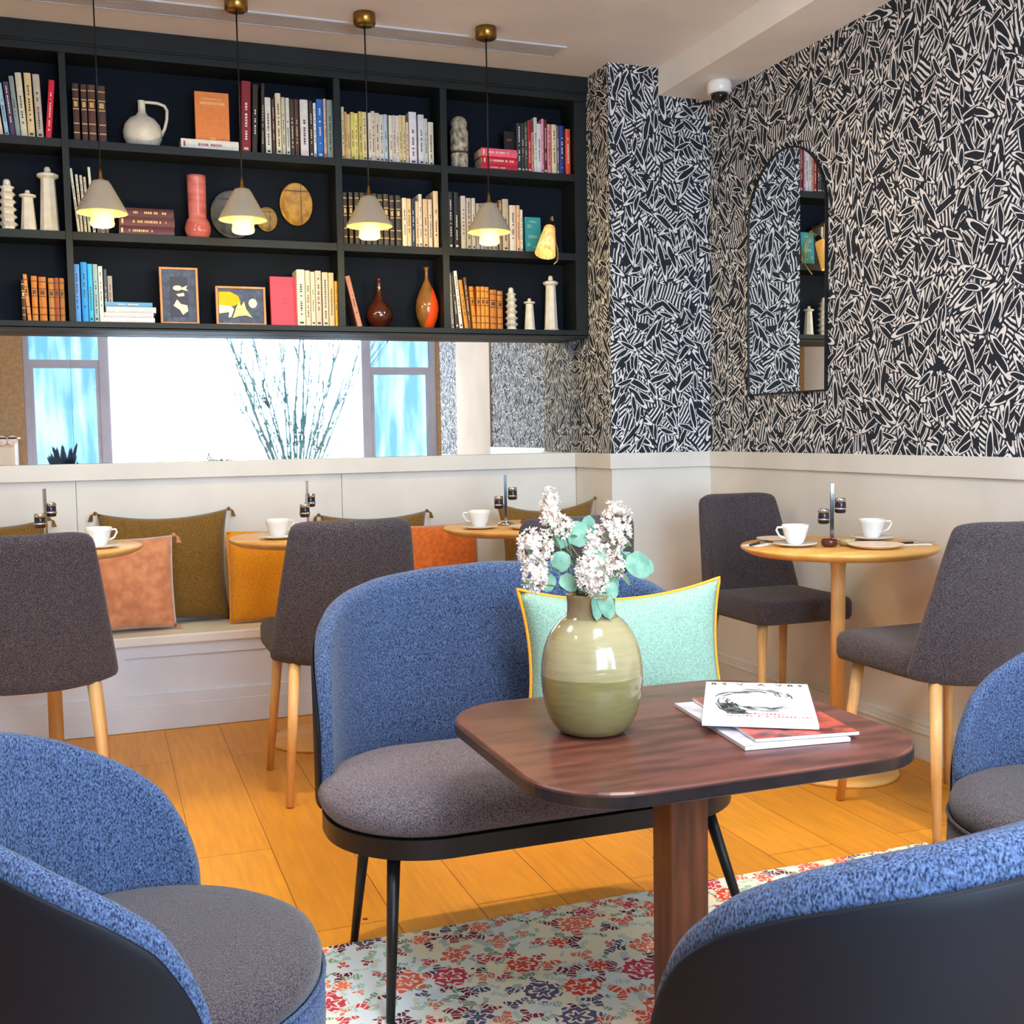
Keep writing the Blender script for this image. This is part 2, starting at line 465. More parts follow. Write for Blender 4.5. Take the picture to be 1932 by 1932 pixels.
# ------------------------------------------------------------------ structure
struct(box('floor', -2.3, 3.4, -1.2, D + 0.1, -0.1, 0, M_floor))
struct(box('ceiling', -2.3, 3.4, -1.2, D + 0.1, HC, HC + 0.1, M_ceil))
bm = bmesh.new()
bx(bm, -2.3, PX + 0.05, D, D + 0.1, 0, HC, 0)
struct(from_bm('wall_back', bm, [M_paint]))
bm = bmesh.new()
bx(bm, WX, WX + 0.1, 2.19, D + 0.1, 0, Z0, 0); bx(bm, WX, WX + 0.1, 2.19, D + 0.1, Z0, HC, 1)
bx(bm, WX - 0.01, WX + 0.1, 1.43, 2.19, 0, HC, 2)
bx(bm, WX, WX + 0.1, 0.99, 1.43, 0, Z0, 0); bx(bm, WX, WX + 0.1, 0.99, 1.43, Z0, HC, 1)
o = struct(from_bm('wall_right', bm, [M_paint, M_paper, M_beige])); uvmeters(o.data)
bm = bmesh.new()
bx(bm, PX, WX, PY, D, 0, Z0, 0); bx(bm, PX, WX, PY, D, Z0, HC, 1)
o = struct(from_bm('wall_pillar', bm, [M_paint, M_paper])); uvmeters(o.data)
struct(boxes('wall_alcove', [(WX + 0.1, 3.4, 0.99, 1.09, 0, HC), (3.3, 3.4, -1.2, 0.99, 0, HC)], M_beige))
struct(box('wall_left', -2.4, -2.3, -1.2, D + 0.1, 0, HC, M_paint))
WX0, WX1, WZ0, WZ1 = -0.57, 3.14, 0.6, 2.45
struct(boxes('wall_front', [(-2.3, WX0, WINY - 0.1, WINY, 0, HC), (WX1, 3.3, WINY - 0.1, WINY, 0, HC),
                            (WX0, WX1, WINY - 0.1, WINY, 0, WZ0), (WX0, WX1, WINY - 0.1, WINY, WZ1, HC)], M_tan))
# ceiling beam, dado rails, skirting
struct(box('trim_1', BX, WX, 0.99, PY, HB, HC, mat('beam_paint', 'f0eeee', 0.8, scale=2, spec=0.2)))
struct(boxes('trim_2', [(WX - 0.012, WX, 2.19, PY - 0.012, Z0, Z1)], M_paint, bevel=0.002))
struct(boxes('trim_3', [(PX - 0.012, WX, PY - 0.012, PY, Z0, Z1), (PX - 0.012, PX, PY, D - 0.02, Z0, Z1)], M_paint, bevel=0.002))
struct(boxes('trim_4', [(-2.3, PX - 0.012, D - 0.03, D, Z0, Z1)], M_paint, bevel=0.002))
bm = bmesh.new()
for a, b in ((-2.3, -0.0845), (-0.0815, 0.9735), (0.9765, PX - 0.002)): bx(bm, a, b, D - 0.010, D, 0.0, Z0)
struct(from_bm('trim_5', bm, M_paint))
struct(boxes('baseboard_right', [(WX - 0.014, WX, 2.19, PY - 0.02, 0, 0.112), (WX - 0.009, WX, 2.19, PY - 0.02, 0.112, 0.126),
                                 (WX - 0.019, WX, 2.19, PY - 0.02, 0.088, 0.096)], M_paint, bevel=0.002))
struct(boxes('baseboard_back', [(PX, WX - 0.02, PY - 0.014, PY, 0, 0.112), (PX, WX - 0.02, PY - 0.009, PY, 0.112, 0.126)], M_paint, bevel=0.002))

# window opposite the books, seen in the mirror
def glass_mat(name, tint, dens):
    m = bpy.data.materials.new(name); m.use_nodes = True; nt = m.node_tree; nt.nodes.clear(); B = NB(nt)
    o = B.n('ShaderNodeOutputMaterial'); t = B.n('ShaderNodeBsdfTransparent'); g = B.n('ShaderNodeBsdfGlossy')
    n = B.n('ShaderNodeTexNoise'); n.inputs['Scale'].default_value = 2.5; n.inputs['Detail'].default_value = 4
    tc = B.n('ShaderNodeTexCoord'); mp = B.n('ShaderNodeMapping'); mp.inputs['Scale'].default_value = (3.5, 1, 0.5)
    B.l(tc.outputs['Object'], mp.inputs['Vector']); B.l(mp.outputs[0], n.inputs['Vector'])
    r = B.n('ShaderNodeValToRGB'); r.color_ramp.elements[0].position = 0.4; r.color_ramp.elements[1].position = 0.6
    r.color_ramp.elements[0].color = col(tint); r.color_ramp.elements[1].color = col(dens)
    B.l(n.outputs['Fac'], r.inputs[0]); B.l(r.outputs[0], t.inputs['Color'])
    g.inputs['Roughness'].default_value = 0.02
    mx = B.n('ShaderNodeMixShader'); mx.inputs[0].default_value = 0.06
    B.l(t.outputs[0], mx.inputs[1]); B.l(g.outputs[0], mx.inputs[2]); B.l(mx.outputs[0], o.inputs[0])
    return m
M_glass = glass_mat('clear_glass', 'f4fbff', 'ffffff')
M_glassb = glass_mat('blue_tinted_glass', '6b7f88', '8c9498')
M_frame = mat('window_paint', 'aab0c8', 0.5, scale=5)
win = struct(bpy.data.objects.new('window_1', None)); C.objects.link(win); win.location = (0, 0, 0)
fy0, fy1 = WINY - 0.08, WINY - 0.02
L = [(WX0, WX0 + 0.05, fy0, fy1, WZ0, WZ1), (WX1 - 0.06, WX1, fy0, fy1, WZ0, WZ1), (WX0 + 0.05, WX1 - 0.06, fy0, fy1, WZ0, WZ0 + 0.05), (WX0 + 0.05, WX1 - 0.06, fy0, fy1, WZ1 - 0.05, WZ1),
     (0.045, 0.135, fy0 - 0.01, fy1 + 0.01, WZ0, WZ1), (2.40, 2.49, fy0 - 0.01, fy1 + 0.01, WZ0, WZ1)]
boxes('window_frame', L, M_frame, win, bevel=0.004)
for (a, b, zt) in ((WX0 + 0.05, 0.045, 1.77), (2.49, WX1 - 0.06, 1.72)):
    boxes('window_sash', [(a, b, fy0, fy1, zt - 0.035, zt + 0.035), (a, a + 0.03, fy0, fy1, WZ0 + 0.05, zt - 0.035), (b - 0.03, b, fy0, fy1, WZ0 + 0.05, zt - 0.035)], M_frame, win)
    box('glass_pane', a, b, WINY - 0.052, WINY - 0.048, WZ0 + 0.05, WZ1 - 0.05, M_glassb, win)
box('glass_pane', 0.135, 2.40, WINY - 0.052, WINY - 0.048, WZ0 + 0.05, WZ1 - 0.05, M_glass, win)
box('window_sill', WX0, WX1, WINY - 0.02, WINY + 0.12, WZ0 - 0.03, WZ0, M_white, win, bevel=0.004)
struct(box('pavement', -6, 9, -9, WINY - 0.1, -0.2, -0.02, mat('pale_paving', 'b9bcc0', 0.9, scale=5)))

# ------------------------------------------------------------------ ceiling lamps and added fill panels (above and behind the camera)
WARM = (1.0, 0.79, 0.5); SOFT = (1.0, 0.97, 0.96)
M_lens = mat('lamp_lens', 'fff2dc', 0.4, emis='ffe2b0', estr=6)
def make_downlight(x, y, p, ang, c, w):
    t = thing('ceiling_downlight', 'round recessed ceiling spotlight ' + w, 'ceiling light', (x, y, HC), 0, 'recessed ceiling spotlights')
    lathe('trim_ring', [(0.034, -0.001), (0.034, -0.006), (0.046, -0.006), (0.046, -0.001)], M_white, t, n=20)
    lathe('lens', [(0.0, -0.002), (0.033, -0.002), (0.033, -0.0035), (0.0, -0.0035)], M_lens, t, n=16, caps=False)
    l = bpy.data.lights.new('spot', 'SPOT'); l.energy = p; l.spot_size = math.radians(ang * 2); l.spot_blend = 0.45 if ang < 30 else 0.7
    l.shadow_soft_size = 0.03; l.color = WARM if c == 'warm' else SOFT
    lo = bpy.data.objects.new('spot', l); C.objects.link(lo); lo.parent = t; lo.location = (0, 0, -0.02)
for a in DOWNLIGHTS: make_downlight(*a)
M_fill = mat('fill_panel_face', 'ffffff', 0.5, emis='fff1e0', estr=2)
for (x, y, p, w) in FILL_PANELS:  # added fill lights, built in the shape of ceiling panels
    t = thing('added_fill_panel', 'added unseen square fill light panel ' + w, 'ceiling light', (x, y, HC), 0, 'added fill light panels')
    boxes('fill_panel_frame', [(-0.31, 0.31, -0.31, -0.295, -0.02, -0.001), (-0.31, 0.31, 0.295, 0.31, -0.02, -0.001), (-0.31, -0.295, -0.295, 0.295, -0.02, -0.001), (0.295, 0.31, -0.295, 0.295, -0.02, -0.001)], M_white, t)
    box('fill_face', -0.295, 0.295, -0.295, 0.295, -0.012, -0.004, M_fill, t)
    l = bpy.data.lights.new('fill_glow', 'AREA'); l.shape = 'SQUARE'; l.size = 0.56; l.energy = p; l.color = (0.96, 0.97, 1.0)
    lo = bpy.data.objects.new('fill_glow', l); C.objects.link(lo); lo.parent = t; lo.location = (0, 0, -0.025)

# ------------------------------------------------------------------ mirrors
bm = None
for k, (a, b, lab) in enumerate(((-2.28, -0.0835, 'wall mirror pane under the bookcase, left end beside the window reflection'),
                            (-0.0825, 0.9745, 'middle wall mirror pane under the bookcase reflecting the bare branches'),
                            (0.9755, PX - 0.001, 'right wall mirror pane under the bookcase reflecting the leaf wallpaper'))):
    tag(box('wall_mirror', a, b, D - 0.008, D - 0.001, Z1 + 0.001, 1.60, M_mirror), lab, 'mirror', 'mirror panes below the bookcase')
t = thing('arched_mirror', 'tall arched wall mirror in a thin black frame on leaf wallpaper', 'mirror', (WX, 3.766, 1.245))
ar = []
w2, hh = 0.264, 0.945
for k in range(25):
    a = PI * k / 24; ar.append((w2 * math.cos(a), hh - w2 + w2 * 1.0 * math.sin(a)))
outl = [(w2, 0)] + ar + [(-w2, 0)]
def arch(name, ins, x0, x1, m, ring=0):
    bm = bmesh.new()
    def pts(i):
        r = w2 - i
        return [(r, i)] + [(r * math.cos(PI * k / 24), hh - w2 + r * math.sin(PI * k / 24)) for k in range(25)] + [(-r, i)]
    A = pts(ins)
    if not ring:
        f = [bm.verts.new((x0, y, z)) for y, z in A]; g = [bm.verts.new((x1, y, z)) for y, z in A]
        bm.faces.new(f); bm.faces.new(list(reversed(g)))
        for k in range(len(A)): q = (k + 1) % len(A); bm.faces.new((f[k], g[k], g[q], f[q]))
    else:
        Bp = pts(ins + ring); n = len(A)
        R = [[bm.verts.new((x, y, z)) for y, z in P_] for x, P_ in ((x0, A), (x1, A), (x1, Bp), (x0, Bp))]
        for i in range(4):
            p, q_ = R[i], R[(i + 1) % 4]
            for k in range(n): q = (k + 1) % n; bm.faces.new((p[k], q_[k], q_[q], p[q]))
    bmesh.ops.recalc_face_normals(bm, faces=bm.faces)
    return from_bm(name, bm, m, t)
arch('mirror_pane', 0.006, -0.010, -0.004, M_mirror)
arch('frame', 0.0, -0.014, -0.002, M_black, ring=0.006)

# ------------------------------------------------------------------ bookcase
case = thing('bookcase', 'long black wall-mounted bookcase with three rows of open shelves', 'bookcase', (0, 0, 0))
XL = -1.75
DIV = [(-0.90, -0.875), (-0.0775, -0.053), (0.9505, 0.978), (1.398, 1.427)]
FB = BF
box('back_panel', XL, PX - 0.002, D - 0.012, D - 0.009, 1.53, 2.60, M_caseback, case) if False else box('back_panel', XL, PX - 0.002, D - 0.018, D - 0.010, 1.61, 2.60, M_caseback, case)
box('back_panel', XL, PX - 0.002, D - 0.018, D - 0.0085, 1.5555, 1.61, M_caseback, case)
box('bottom_board', XL, PX - 0.001, FB, D - 0.009, 1.5335, 1.555, M_case, case, bevel=0.001)
box('base_moulding', XL, PX - 0.001, FB + 0.004, D - 0.012, 1.5237, 1.5305, M_case, case)
box('top_board', XL, PX - 0.001, FB + 0.001, D - 0.012, 2.545, 2.60, M_case, case)
for z in (2.199, 1.859):
    for (a, b) in ((XL + 0.03, DIV[0][0]), (DIV[0][1], DIV[1][0]), (DIV[1][1], DIV[2][0]), (DIV[2][1], DIV[3][0]), (DIV[3][1], 2.007)):
        box('shelf', a, b, FB + 0.002, D - 0.018, z, z + 0.031, M_case, case, bevel=0.001)
for (a, b) in [(XL, XL + 0.03)] + DIV + [(2.007, PX - 0.001)]:
    box('upright', a, b, FB + 0.0005, D - 0.018, 1.555, 2.545, M_case, case, bevel=0.001)
boxes('cornice', [(XL, PX - 0.001, FB - 0.006, FB + 0.001, 2.543, 2.645 - 0.001), (XL, PX - 0.001, FB - 0.013, FB - 0.006, 2.571, 2.644), (XL, PX - 0.001, FB - 0.019, FB - 0.013, 2.578, 2.6435)], M_case, case, bevel=0.0015)

# ------------------------------------------------------------------ books
random.seed(5)
_bookm = {}
def book_mat(h):
    if h not in _bookm: _bookm[h] = mat('cover_' + h, h, 0.55, scale=70)
    return _bookm[h]
def tint(h, k):
    c = [int(h[i:i+2], 16) for i in (0, 2, 4)]
    c = [max(0, min(255, int(v * k))) for v in c]
    return '%02x%02x%02x' % tuple(c)
def lum(h): return sum(int(h[i:i+2], 16) for i in (0, 2, 4)) / 765
M_ink = mat('dark_ink', '3a3430', 0.6, scale=30); M_inkl = mat('pale_ink', 'e8dcc8', 0.6, scale=30); M_gilt = mat('gilt', 'c8a060', 0.4, metal=0.4, scale=30)
def book_bm(w, h, d, style=0, rnd=random):
    """spine at y=0 facing -y, thickness along x, cover slot 0, pages slot 1, marks slot 2"""
    bm = bmesh.new(); c = min(0.002, w * 0.14); r = 0.003
    bulge = min(0.003, w * 0.12)
    n = 4
    # spine strip, slightly rounded
    pr = [(w * k / n, -bulge * math.sin(PI * k / n)) for k in range(n + 1)] + [(w * (n - k) / n, c - bulge * math.sin(PI * (n - k) / n) * 0.6) for k in range(n + 1)]
    f = [bm.verts.new((x, y, 0)) for x, y in pr]; g = [bm.verts.new((x, y, h)) for x, y in pr]
    bm.faces.new(list(reversed(f))); bm.faces.new(g)
    for k in range(len(pr)): q = (k + 1) % len(pr); bm.faces.new((f[k], f[q], g[q], g[k]))
    bx(bm, 0, c, c, d, 0, h); bx(bm, w - c, w, c, d, 0, h)
    bx(bm, c, w - c, c, d - 0.003, 0.002, h - 0.003, 1)
    if style == 1:      # leather volume with raised bands
        for z in (0.14, 0.3, 0.55, 0.72, 0.88):
            bx(bm, w * 0.03, w * 0.97, -bulge - 0.0012, -bulge * 0.3, h * z, h * z + h * 0.018, 2)
        bx(bm, w * 0.2, w * 0.8, -bulge - 0.0006, -bulge * 0.5, h * 0.6, h * 0.69, 2)
    elif style == 2:    # paperback: column of small letter marks
        z = h * rnd.uniform(0.12, 0.3); e = h * rnd.uniform(0.6, 0.92)
        while z < e:
            l = h * rnd.uniform(0.012, 0.035)
            if rnd.random() < 0.75: bx(bm, w * 0.38, w * 0.62, -bulge - 0.0005, -bulge * 0.6, z, z + l, 2)
            z += l + h * 0.012
        if rnd.random() < 0.5: bx(bm, w * 0.25, w * 0.75, -bulge - 0.0005, -bulge * 0.5, h * 0.04, h * 0.075, 2)
    return bm
def put_book(x, w, h, lean, c, lab, z, style=None, y=None, grp=None):
    d = random.uniform(0.100, 0.118); w -= 0.0006
    if style is None: style = 1 if 'leather' in lab or 'antique' in lab else 2
    mk = M_gilt if style == 1 and lum(c) < 0.5 else (M_ink if lum(c) > 0.45 else M_inkl)
    if style == 1 and lum(c) > 0.3: mk = book_mat(tint(c, 0.45))
    bm = book_bm(w, h, d, style)
    o = from_bm('book', bm, [book_mat(c), M_paper_w, mk])
    a = math.asin(max(-0.5, min(0.5, lean / h))) if lean else 0.0
    ys = (4.600 + random.uniform(0, 0.006)) if y is None else y
    # tilt about the bottom corner that stays on the shelf
    if a >= 0: M = Matrix.Translation((x + w, ys, z)) @ Matrix.Rotation(a, 4, 'Y') @ Matrix.Translation((-w, 0, 0))
    else: M = Matrix.Translation((x, ys, z)) @ Matrix.Rotation(a, 4, 'Y')
    o.matrix_world = M
    tag(o, lab, 'book', grp)
    return o
BOOK_ROWS = [
 ('far left bay', 'top', 2.23, [
  (-0.3009, 0.025, 0.142, -0.0161, 'e8c8b8', 'cream and salmon leaning paperback'),
  (-0.2705, 0.0143, 0.193, -0.0197, '9fc8d8', 'pale blue leaning paperback with a bright blue top'),
  (-0.2526, 0.018, 0.197, -0.018, '4a3560', 'purple leaning paperback'),
  (-0.2328, 0.0162, 0.22, -0.018, '8a9a98', 'grey-green thin leaning book'),
  (-0.2148, 0.0217, 0.234, -0.0145, 'd8d0b8', 'tall off-white book'),
  (-0.1913, 0.0236, 0.235, -0.0073, 'e0c890', 'tall cream book with a dark drawing on the spine'),
  (-0.1622, 0.0237, 0.234, -0.0073, 'c4b8a8', 'tall beige book with a mottled spine'),
  (-0.133, 0.0202, 0.217, 0.0202, 'e01838', 'bright red paperback leaning to the right'),
 ]),
 ('wide bay', 'top', 2.23, [
  (-0.0333, 0.0224, 0.213, 0.0, '4a2c2a', 'thin dark maroon leather volume, leftmost of four'),
  (-0.0035, 0.0206, 0.212, 0.0, '4a2c2a', 'thinnest dark maroon leather volume of the four'),
  (0.0209, 0.0263, 0.212, 0.0, '54302a', 'brownish maroon leather volume, third of four'),
  (0.0548, 0.0284, 0.211, 0.0, '4a2c2a', 'dark maroon leather volume nearest the cream jug'),
  (0.5845, 0.035, 0.278, 0.0082, '8a1c30', 'big crimson hardback with white spine lettering'),
  (0.6257, 0.0207, 0.269, 0.0104, '2c2620', 'black book with white letters down its spine'),
  (0.661, 0.0125, 0.276, 0.0083, '3a2a24', 'thin black and brown book'),
  (0.6797, 0.023, 0.222, 0.0, 'e4e0d8', 'white paperback with grey smudges'),
  (0.7069, 0.0105, 0.217, 0.0, '5a4036', 'very thin brown book beside the white paperback'),
  (0.7215, 0.021, 0.242, 0.0, 'e6d9b8', 'tallest cream paperback'),
  (0.7447, 0.0148, 0.229, 0.0, 'd6cdb4', 'beige paperback beside the tallest cream one'),
  (0.7615, 0.0148, 0.227, 0.0, 'd8d8cc', 'pale grey paperback'),
  (0.7784, 0.017, 0.224, 0.0, '4a3c34', 'dark brown paperback'),
  (0.7975, 0.0149, 0.225, 0.0, '5a3c2c', 'red-brown paperback'),
  (0.8188, 0.032, 0.226, 0.0, 'e4dde0', 'thick white paperback'),
  (0.8551, 0.015, 0.224, 0.0, '3a3028', 'narrow black paperback with coloured marks'),
  (0.8723, 0.0107, 0.217, 0.0, 'f0f0f4', 'narrow white paperback beside the blue one'),
  (0.8852, 0.0259, 0.233, 0.0, '1a6ec8', 'bright blue paperback'),
  (0.9132, 0.0108, 0.237, 0.0, 'd8b0a0', 'thin pink paperback'),
  (0.9262, 0.0239, 0.233, 0.0, '8a9a90', 'grey-green paperback with a photographic spine'),
 ]),
 ('third bay', 'top', 2.23, [
  (0.9871, 0.0109, 0.212, 0.0, 'ead9b0', 'tallest thin cream book at the left end'),
  (0.998, 0.011, 0.192, 0.0, 'd8a860', 'thin tan book'),
  (1.0089, 0.0132, 0.184, 0.0, 'dcc088', 'sand coloured book'),
  (1.0243, 0.0154, 0.194, 0.0, 'e2d070', 'pale yellow book'),
  (1.0397, 0.0154, 0.191, 0.0, 'e8dc80', 'lemon yellow book'),
  (1.0574, 0.0155, 0.199, 0.0, 'cfc060', 'mustard yellow book'),
  (1.0728, 0.0177, 0.198, 0.0, 'e0cfa0', 'pinkish cream book'),
  (1.0972, 0.0133, 0.196, 0.0, 'e0d8cc', 'off-white book right of the dark gap'),
  (1.1106, 0.0156, 0.205, 0.0, 'd8ccb8', 'tall beige book with speckles'),
  (1.1262, 0.0179, 0.198, 0.0, 'd8c8b8', 'pinkish beige book'),
  (1.144, 0.0179, 0.193, 0.0, 'd0d0c8', 'light grey book'),
  (1.162, 0.0157, 0.195, 0.0, 'b8c8d4', 'pale blue book'),
  (1.1844, 0.0158, 0.194, 0.0, 'e0dcc8', 'ivory book right of the pale blue one'),
  (1.2002, 0.0136, 0.195, 0.0, 'd0c8c4', 'greyish pink book'),
  (1.2138, 0.0136, 0.194, 0.0, 'e6d8c8', 'pale peach book'),
  (1.2273, 0.0136, 0.198, 0.0, 'd4c890', 'greenish cream book'),
  (1.2409, 0.0136, 0.197, 0.0, 'dcc898', 'wheat coloured book'),
  (1.2568, 0.0114, 0.172, 0.0, 'e8c8a8', 'short peach book'),
  (1.2705, 0.032, 0.215, 0.0, 'e4e0e8', 'thick tall white book'),
  (1.3094, 0.0253, 0.207, 0.0, 'd8d8dc', 'thick pale grey book with dark lettering'),
  (1.3346, 0.0161, 0.193, 0.0, 'cccac8', 'narrow grey book'),
  (1.3531, 0.0231, 0.18, 0.0, 'dcd8c0', 'short ivory book at the right end'),
 ]),
 ('right bay', 'top', 2.23, [
  (1.7473, 0.022, 0.206, 0.0, '1c2a34', 'black book at the left end of the red run'),
  (1.7693, 0.0147, 0.208, 0.0, '3a2838', 'dark plum book'),
  (1.784, 0.0123, 0.213, 0.0, '3a4a38', 'thin dark green book'),
  (1.7988, 0.0173, 0.222, 0.0, 'a81820', 'dark red book'),
  (1.816, 0.0123, 0.173, 0.0, 'c89080', 'short terracotta book'),
  (1.8284, 0.0148, 0.237, 0.0, 'd8d4c8', 'tallest white book'),
  (1.8432, 0.0198, 0.212, 0.0, 'e0d8e4', 'white and lilac book'),
  (1.8631, 0.0099, 0.233, 0.0, 'e8a0b0', 'thin pink book'),
  (1.8755, 0.0149, 0.232, 0.0, '5a1020', 'maroon book'),
  (1.8904, 0.0175, 0.213, 0.0, 'e88890', 'rose pink book'),
  (1.9104, 0.0225, 0.213, 0.0, 'ddd0a8', 'cream and yellow book'),
  (1.933, 0.0126, 0.209, 0.0, '6a5a78', 'thin violet grey book'),
  (1.948, 0.0227, 0.211, 0.0, '18307a', 'dark blue book with a yellow patch'),
  (1.9757, 0.0228, 0.199, 0.0, 'e04820', 'orange-red book at the right end'),
 ]),
 ('wide bay', 'middle', 1.89, [
  (-0.034, 0.0094, 0.239, -0.0206, 'd0ccc4', 'thin white leaning book touching the divider'),
  (-0.0228, 0.0094, 0.218, -0.0131, 'c8c4bc', 'second thin white leaning book'),
  (-0.0096, 0.0094, 0.215, -0.0113, 'c4c0b8', 'third thin white leaning book'),
  (0.0035, 0.0094, 0.21, -0.0113, 'bcb8b0', 'fourth thin white leaning book'),
  (0.0205, 0.0095, 0.247, -0.0113, 'd4d4c8', 'tallest thin white book behind the lamp'),
  (0.0357, 0.0114, 0.191, 0.0, '8a7c70', 'thin grey-brown book behind the lamp'),
  (0.049, 0.0133, 0.192, 0.0, 'a08c78', 'tan book hidden behind the lamp shade'),
  (0.0642, 0.0133, 0.187, 0.0, '6a4c3c', 'brown book behind the lamp shade'),
 ]),
 ('third bay', 'middle', 1.89, [
  (0.9845, 0.0154, 0.21, 0.0, '3e3830', 'worn black leather volume with gilt bands, first from the left'),
  (1.0087, 0.0155, 0.212, 0.0, '4a4034', 'worn black leather volume with gilt bands, second from the left'),
  (1.033, 0.0177, 0.213, 0.0, '463a38', 'worn black leather volume with gilt bands, third from the left'),
  (1.0552, 0.02, 0.213, 0.0, '3e3830', 'worn black leather volume with gilt bands, fourth from the left'),
  (1.0797, 0.0201, 0.212, 0.0, '4a4034', 'worn black leather volume with gilt bands, fifth from the left'),
  (1.1042, 0.0202, 0.211, 0.0, '463a38', 'worn black leather volume with gilt bands, sixth from the left'),
  (1.1289, 0.0202, 0.21, 0.0, '3e3830', 'worn black leather volume with gilt bands, seventh from the left'),
  (1.1536, 0.0203, 0.212, 0.0, '4a4034', 'worn black leather volume with gilt bands, eighth from the left'),
  (1.1807, 0.0181, 0.209, 0.0, '463a38', 'worn black leather volume with gilt bands, ninth from the left'),
  (1.2056, 0.0205, 0.21, 0.0, '3e3830', 'worn black leather volume with gilt bands, last from the left'),
  (1.2329, 0.0183, 0.201, 0.0, 'ead8b8', 'cream paperback right of the black volumes'),
  (1.2535, 0.0183, 0.2, 0.0, 'e0c090', 'wheat coloured paperback'),
  (1.2741, 0.0138, 0.197, 0.0, '203850', 'navy and white paperback'),
  (1.2902, 0.0138, 0.191, 0.0, 'e0b898', 'peach paperback'),
  (1.304, 0.0138, 0.22, 0.0, 'd8d4cc', 'tall white paperback with a grey spine'),
  (1.3225, 0.0208, 0.202, 0.0, 'd9b890', 'tan paperback'),
  (1.3456, 0.0162, 0.201, 0.0, 'd8c8b8', 'dull white paperback'),
  (1.3688, 0.021, 0.237, 0.0, 'e8c8a0', 'tallest peach and cream paperback by the divider'),
 ]),
 ('right bay', 'middle', 1.89, [
  (1.4343, 0.0212, 0.239, 0.0, '2c2434', 'dark purple book against the divider'),
  (1.4602, 0.0212, 0.238, 0.0, '1c2028', 'black book beside the dark purple one'),
  (1.4909, 0.0213, 0.225, 0.0, 'c8c0b8', 'tall pale grey book'),
  (1.5146, 0.0214, 0.217, 0.0, 'b8b0a8', 'pale grey book with a dark label'),
  (1.5384, 0.0167, 0.218, 0.0, 'c4beb4', 'off-white book left of the lamp'),
  (1.5575, 0.0168, 0.197, 0.0, 'a09a98', 'grey book partly behind the lamp'),
  (1.5766, 0.0168, 0.198, 0.0, '908a88', 'darker grey book partly behind the lamp'),
  (1.5958, 0.0168, 0.199, 0.0, 'a09890', 'taupe book behind the lamp glass'),
  (1.6151, 0.0169, 0.2, 0.0, 'a89c8c', 'beige book behind the lamp glass'),
  (1.6344, 0.0194, 0.201, 0.0, 'b0a08c', 'tan book behind the lamp shade'),
  (1.6611, 0.0146, 0.216, 0.0, '8a6a48', 'brown book right of the lamp'),
  (1.6781, 0.0268, 0.222, 0.0, 'b8a890', 'sand coloured book right of the lamp'),
  (1.7098, 0.0294, 0.197, 0.0, 'd8c8b8', 'pinkish white book with a black dot'),
  (1.7416, 0.0147, 0.198, 0.0, 'e0b080', 'apricot book'),
  (1.7588, 0.0123, 0.181, 0.0, 'e8dcc8', 'thin cream book beside the teal book'),
 ]),
 ('far left bay', 'bottom', 1.555, [
  (-0.2403, 0.0128, 0.153, 0.0, '4a2c14', 'dark brown antique book with gold marks'),
  (-0.222, 0.0128, 0.173, -0.011, 'd88840', 'thin orange leather book leaning left'),
  (-0.2055, 0.0202, 0.168, 0.0, 'c87820', 'orange-brown leather book'),
  (-0.1798, 0.0258, 0.165, 0.0, 'c07018', 'thick amber leather book'),
  (-0.1465, 0.0204, 0.162, 0.0, 'b87820', 'mottled ochre leather book'),
  (-0.1261, 0.0167, 0.163, 0.0, '984018', 'reddish leather book'),
  (-0.1075, 0.0168, 0.163, 0.0, 'b06c18', 'amber leather book against the divider'),
 ]),
 ('wide bay', 'bottom', 1.555, [
  (-0.057, 0.0226, 0.217, 0.0, '4f92e4', 'periwinkle blue book against the divider'),
  (-0.0306, 0.0227, 0.225, 0.0, '1890e8', 'tallest bright blue book'),
  (-0.0061, 0.0171, 0.22, 0.0, '28b0e8', 'cyan blue book'),
  (0.0129, 0.0171, 0.219, 0.0, '90b0b8', 'grey-blue book'),
  (0.0319, 0.0153, 0.212, 0.0, 'd8e0e0', 'white book beside the blue run'),
  (0.051, 0.0115, 0.202, 0.0, '404858', 'thin slate book'),
  (0.0644, 0.0173, 0.177, 0.0, 'a09898', 'short grey-brown book'),
  (0.7862, 0.0323, 0.226, 0.0, 'ded8cc', 'thick off-white book with a brown cover'),
  (0.8206, 0.0194, 0.223, 0.0, 'dcc8b0', 'beige book'),
  (0.8422, 0.0173, 0.219, 0.0, 'e8d8c0', 'cream book'),
  (0.8617, 0.0239, 0.224, 0.0, 'd8c0b0', 'rosy beige book'),
  (0.89, 0.024, 0.219, 0.0, 'd0c4b4', 'speckled beige book'),
  (0.9162, 0.0219, 0.218, 0.0, 'e0c090', 'straw coloured book'),
  (0.9403, 0.011, 0.184, 0.0, 'e8a818', 'thin golden yellow book by the divider'),
 ]),
 ('third bay', 'bottom', 1.555, [
  (1.0331, 0.0201, 0.211, -0.0488, 'c08068', 'pinkish brown book leaning alone against the divider'),
 ]),
 ('right bay', 'bottom', 1.555, [
  (1.4391, 0.0118, 0.233, -0.0118, 'b8a898', 'thin grey leaning book against the divider'),
  (1.458, 0.0142, 0.224, -0.0165, '3a2c20', 'thin dark leaning book with yellow marks'),
  (1.4746, 0.0143, 0.244, -0.0237, 'ece8e0', 'white leaning book'),
  (1.4984, 0.0167, 0.207, -0.0261, 'd08820', 'thin ochre leaning book'),
  (1.5175, 0.012, 0.219, -0.0214, '6a4420', 'thin dark brown leaning book'),
  (1.5343, 0.0168, 0.18, -0.0144, 'd8821c', 'orange leather book, slightly leaning'),
  (1.5535, 0.0168, 0.181, 0.0, 'd88820', 'orange leather book with dark bands, first of three'),
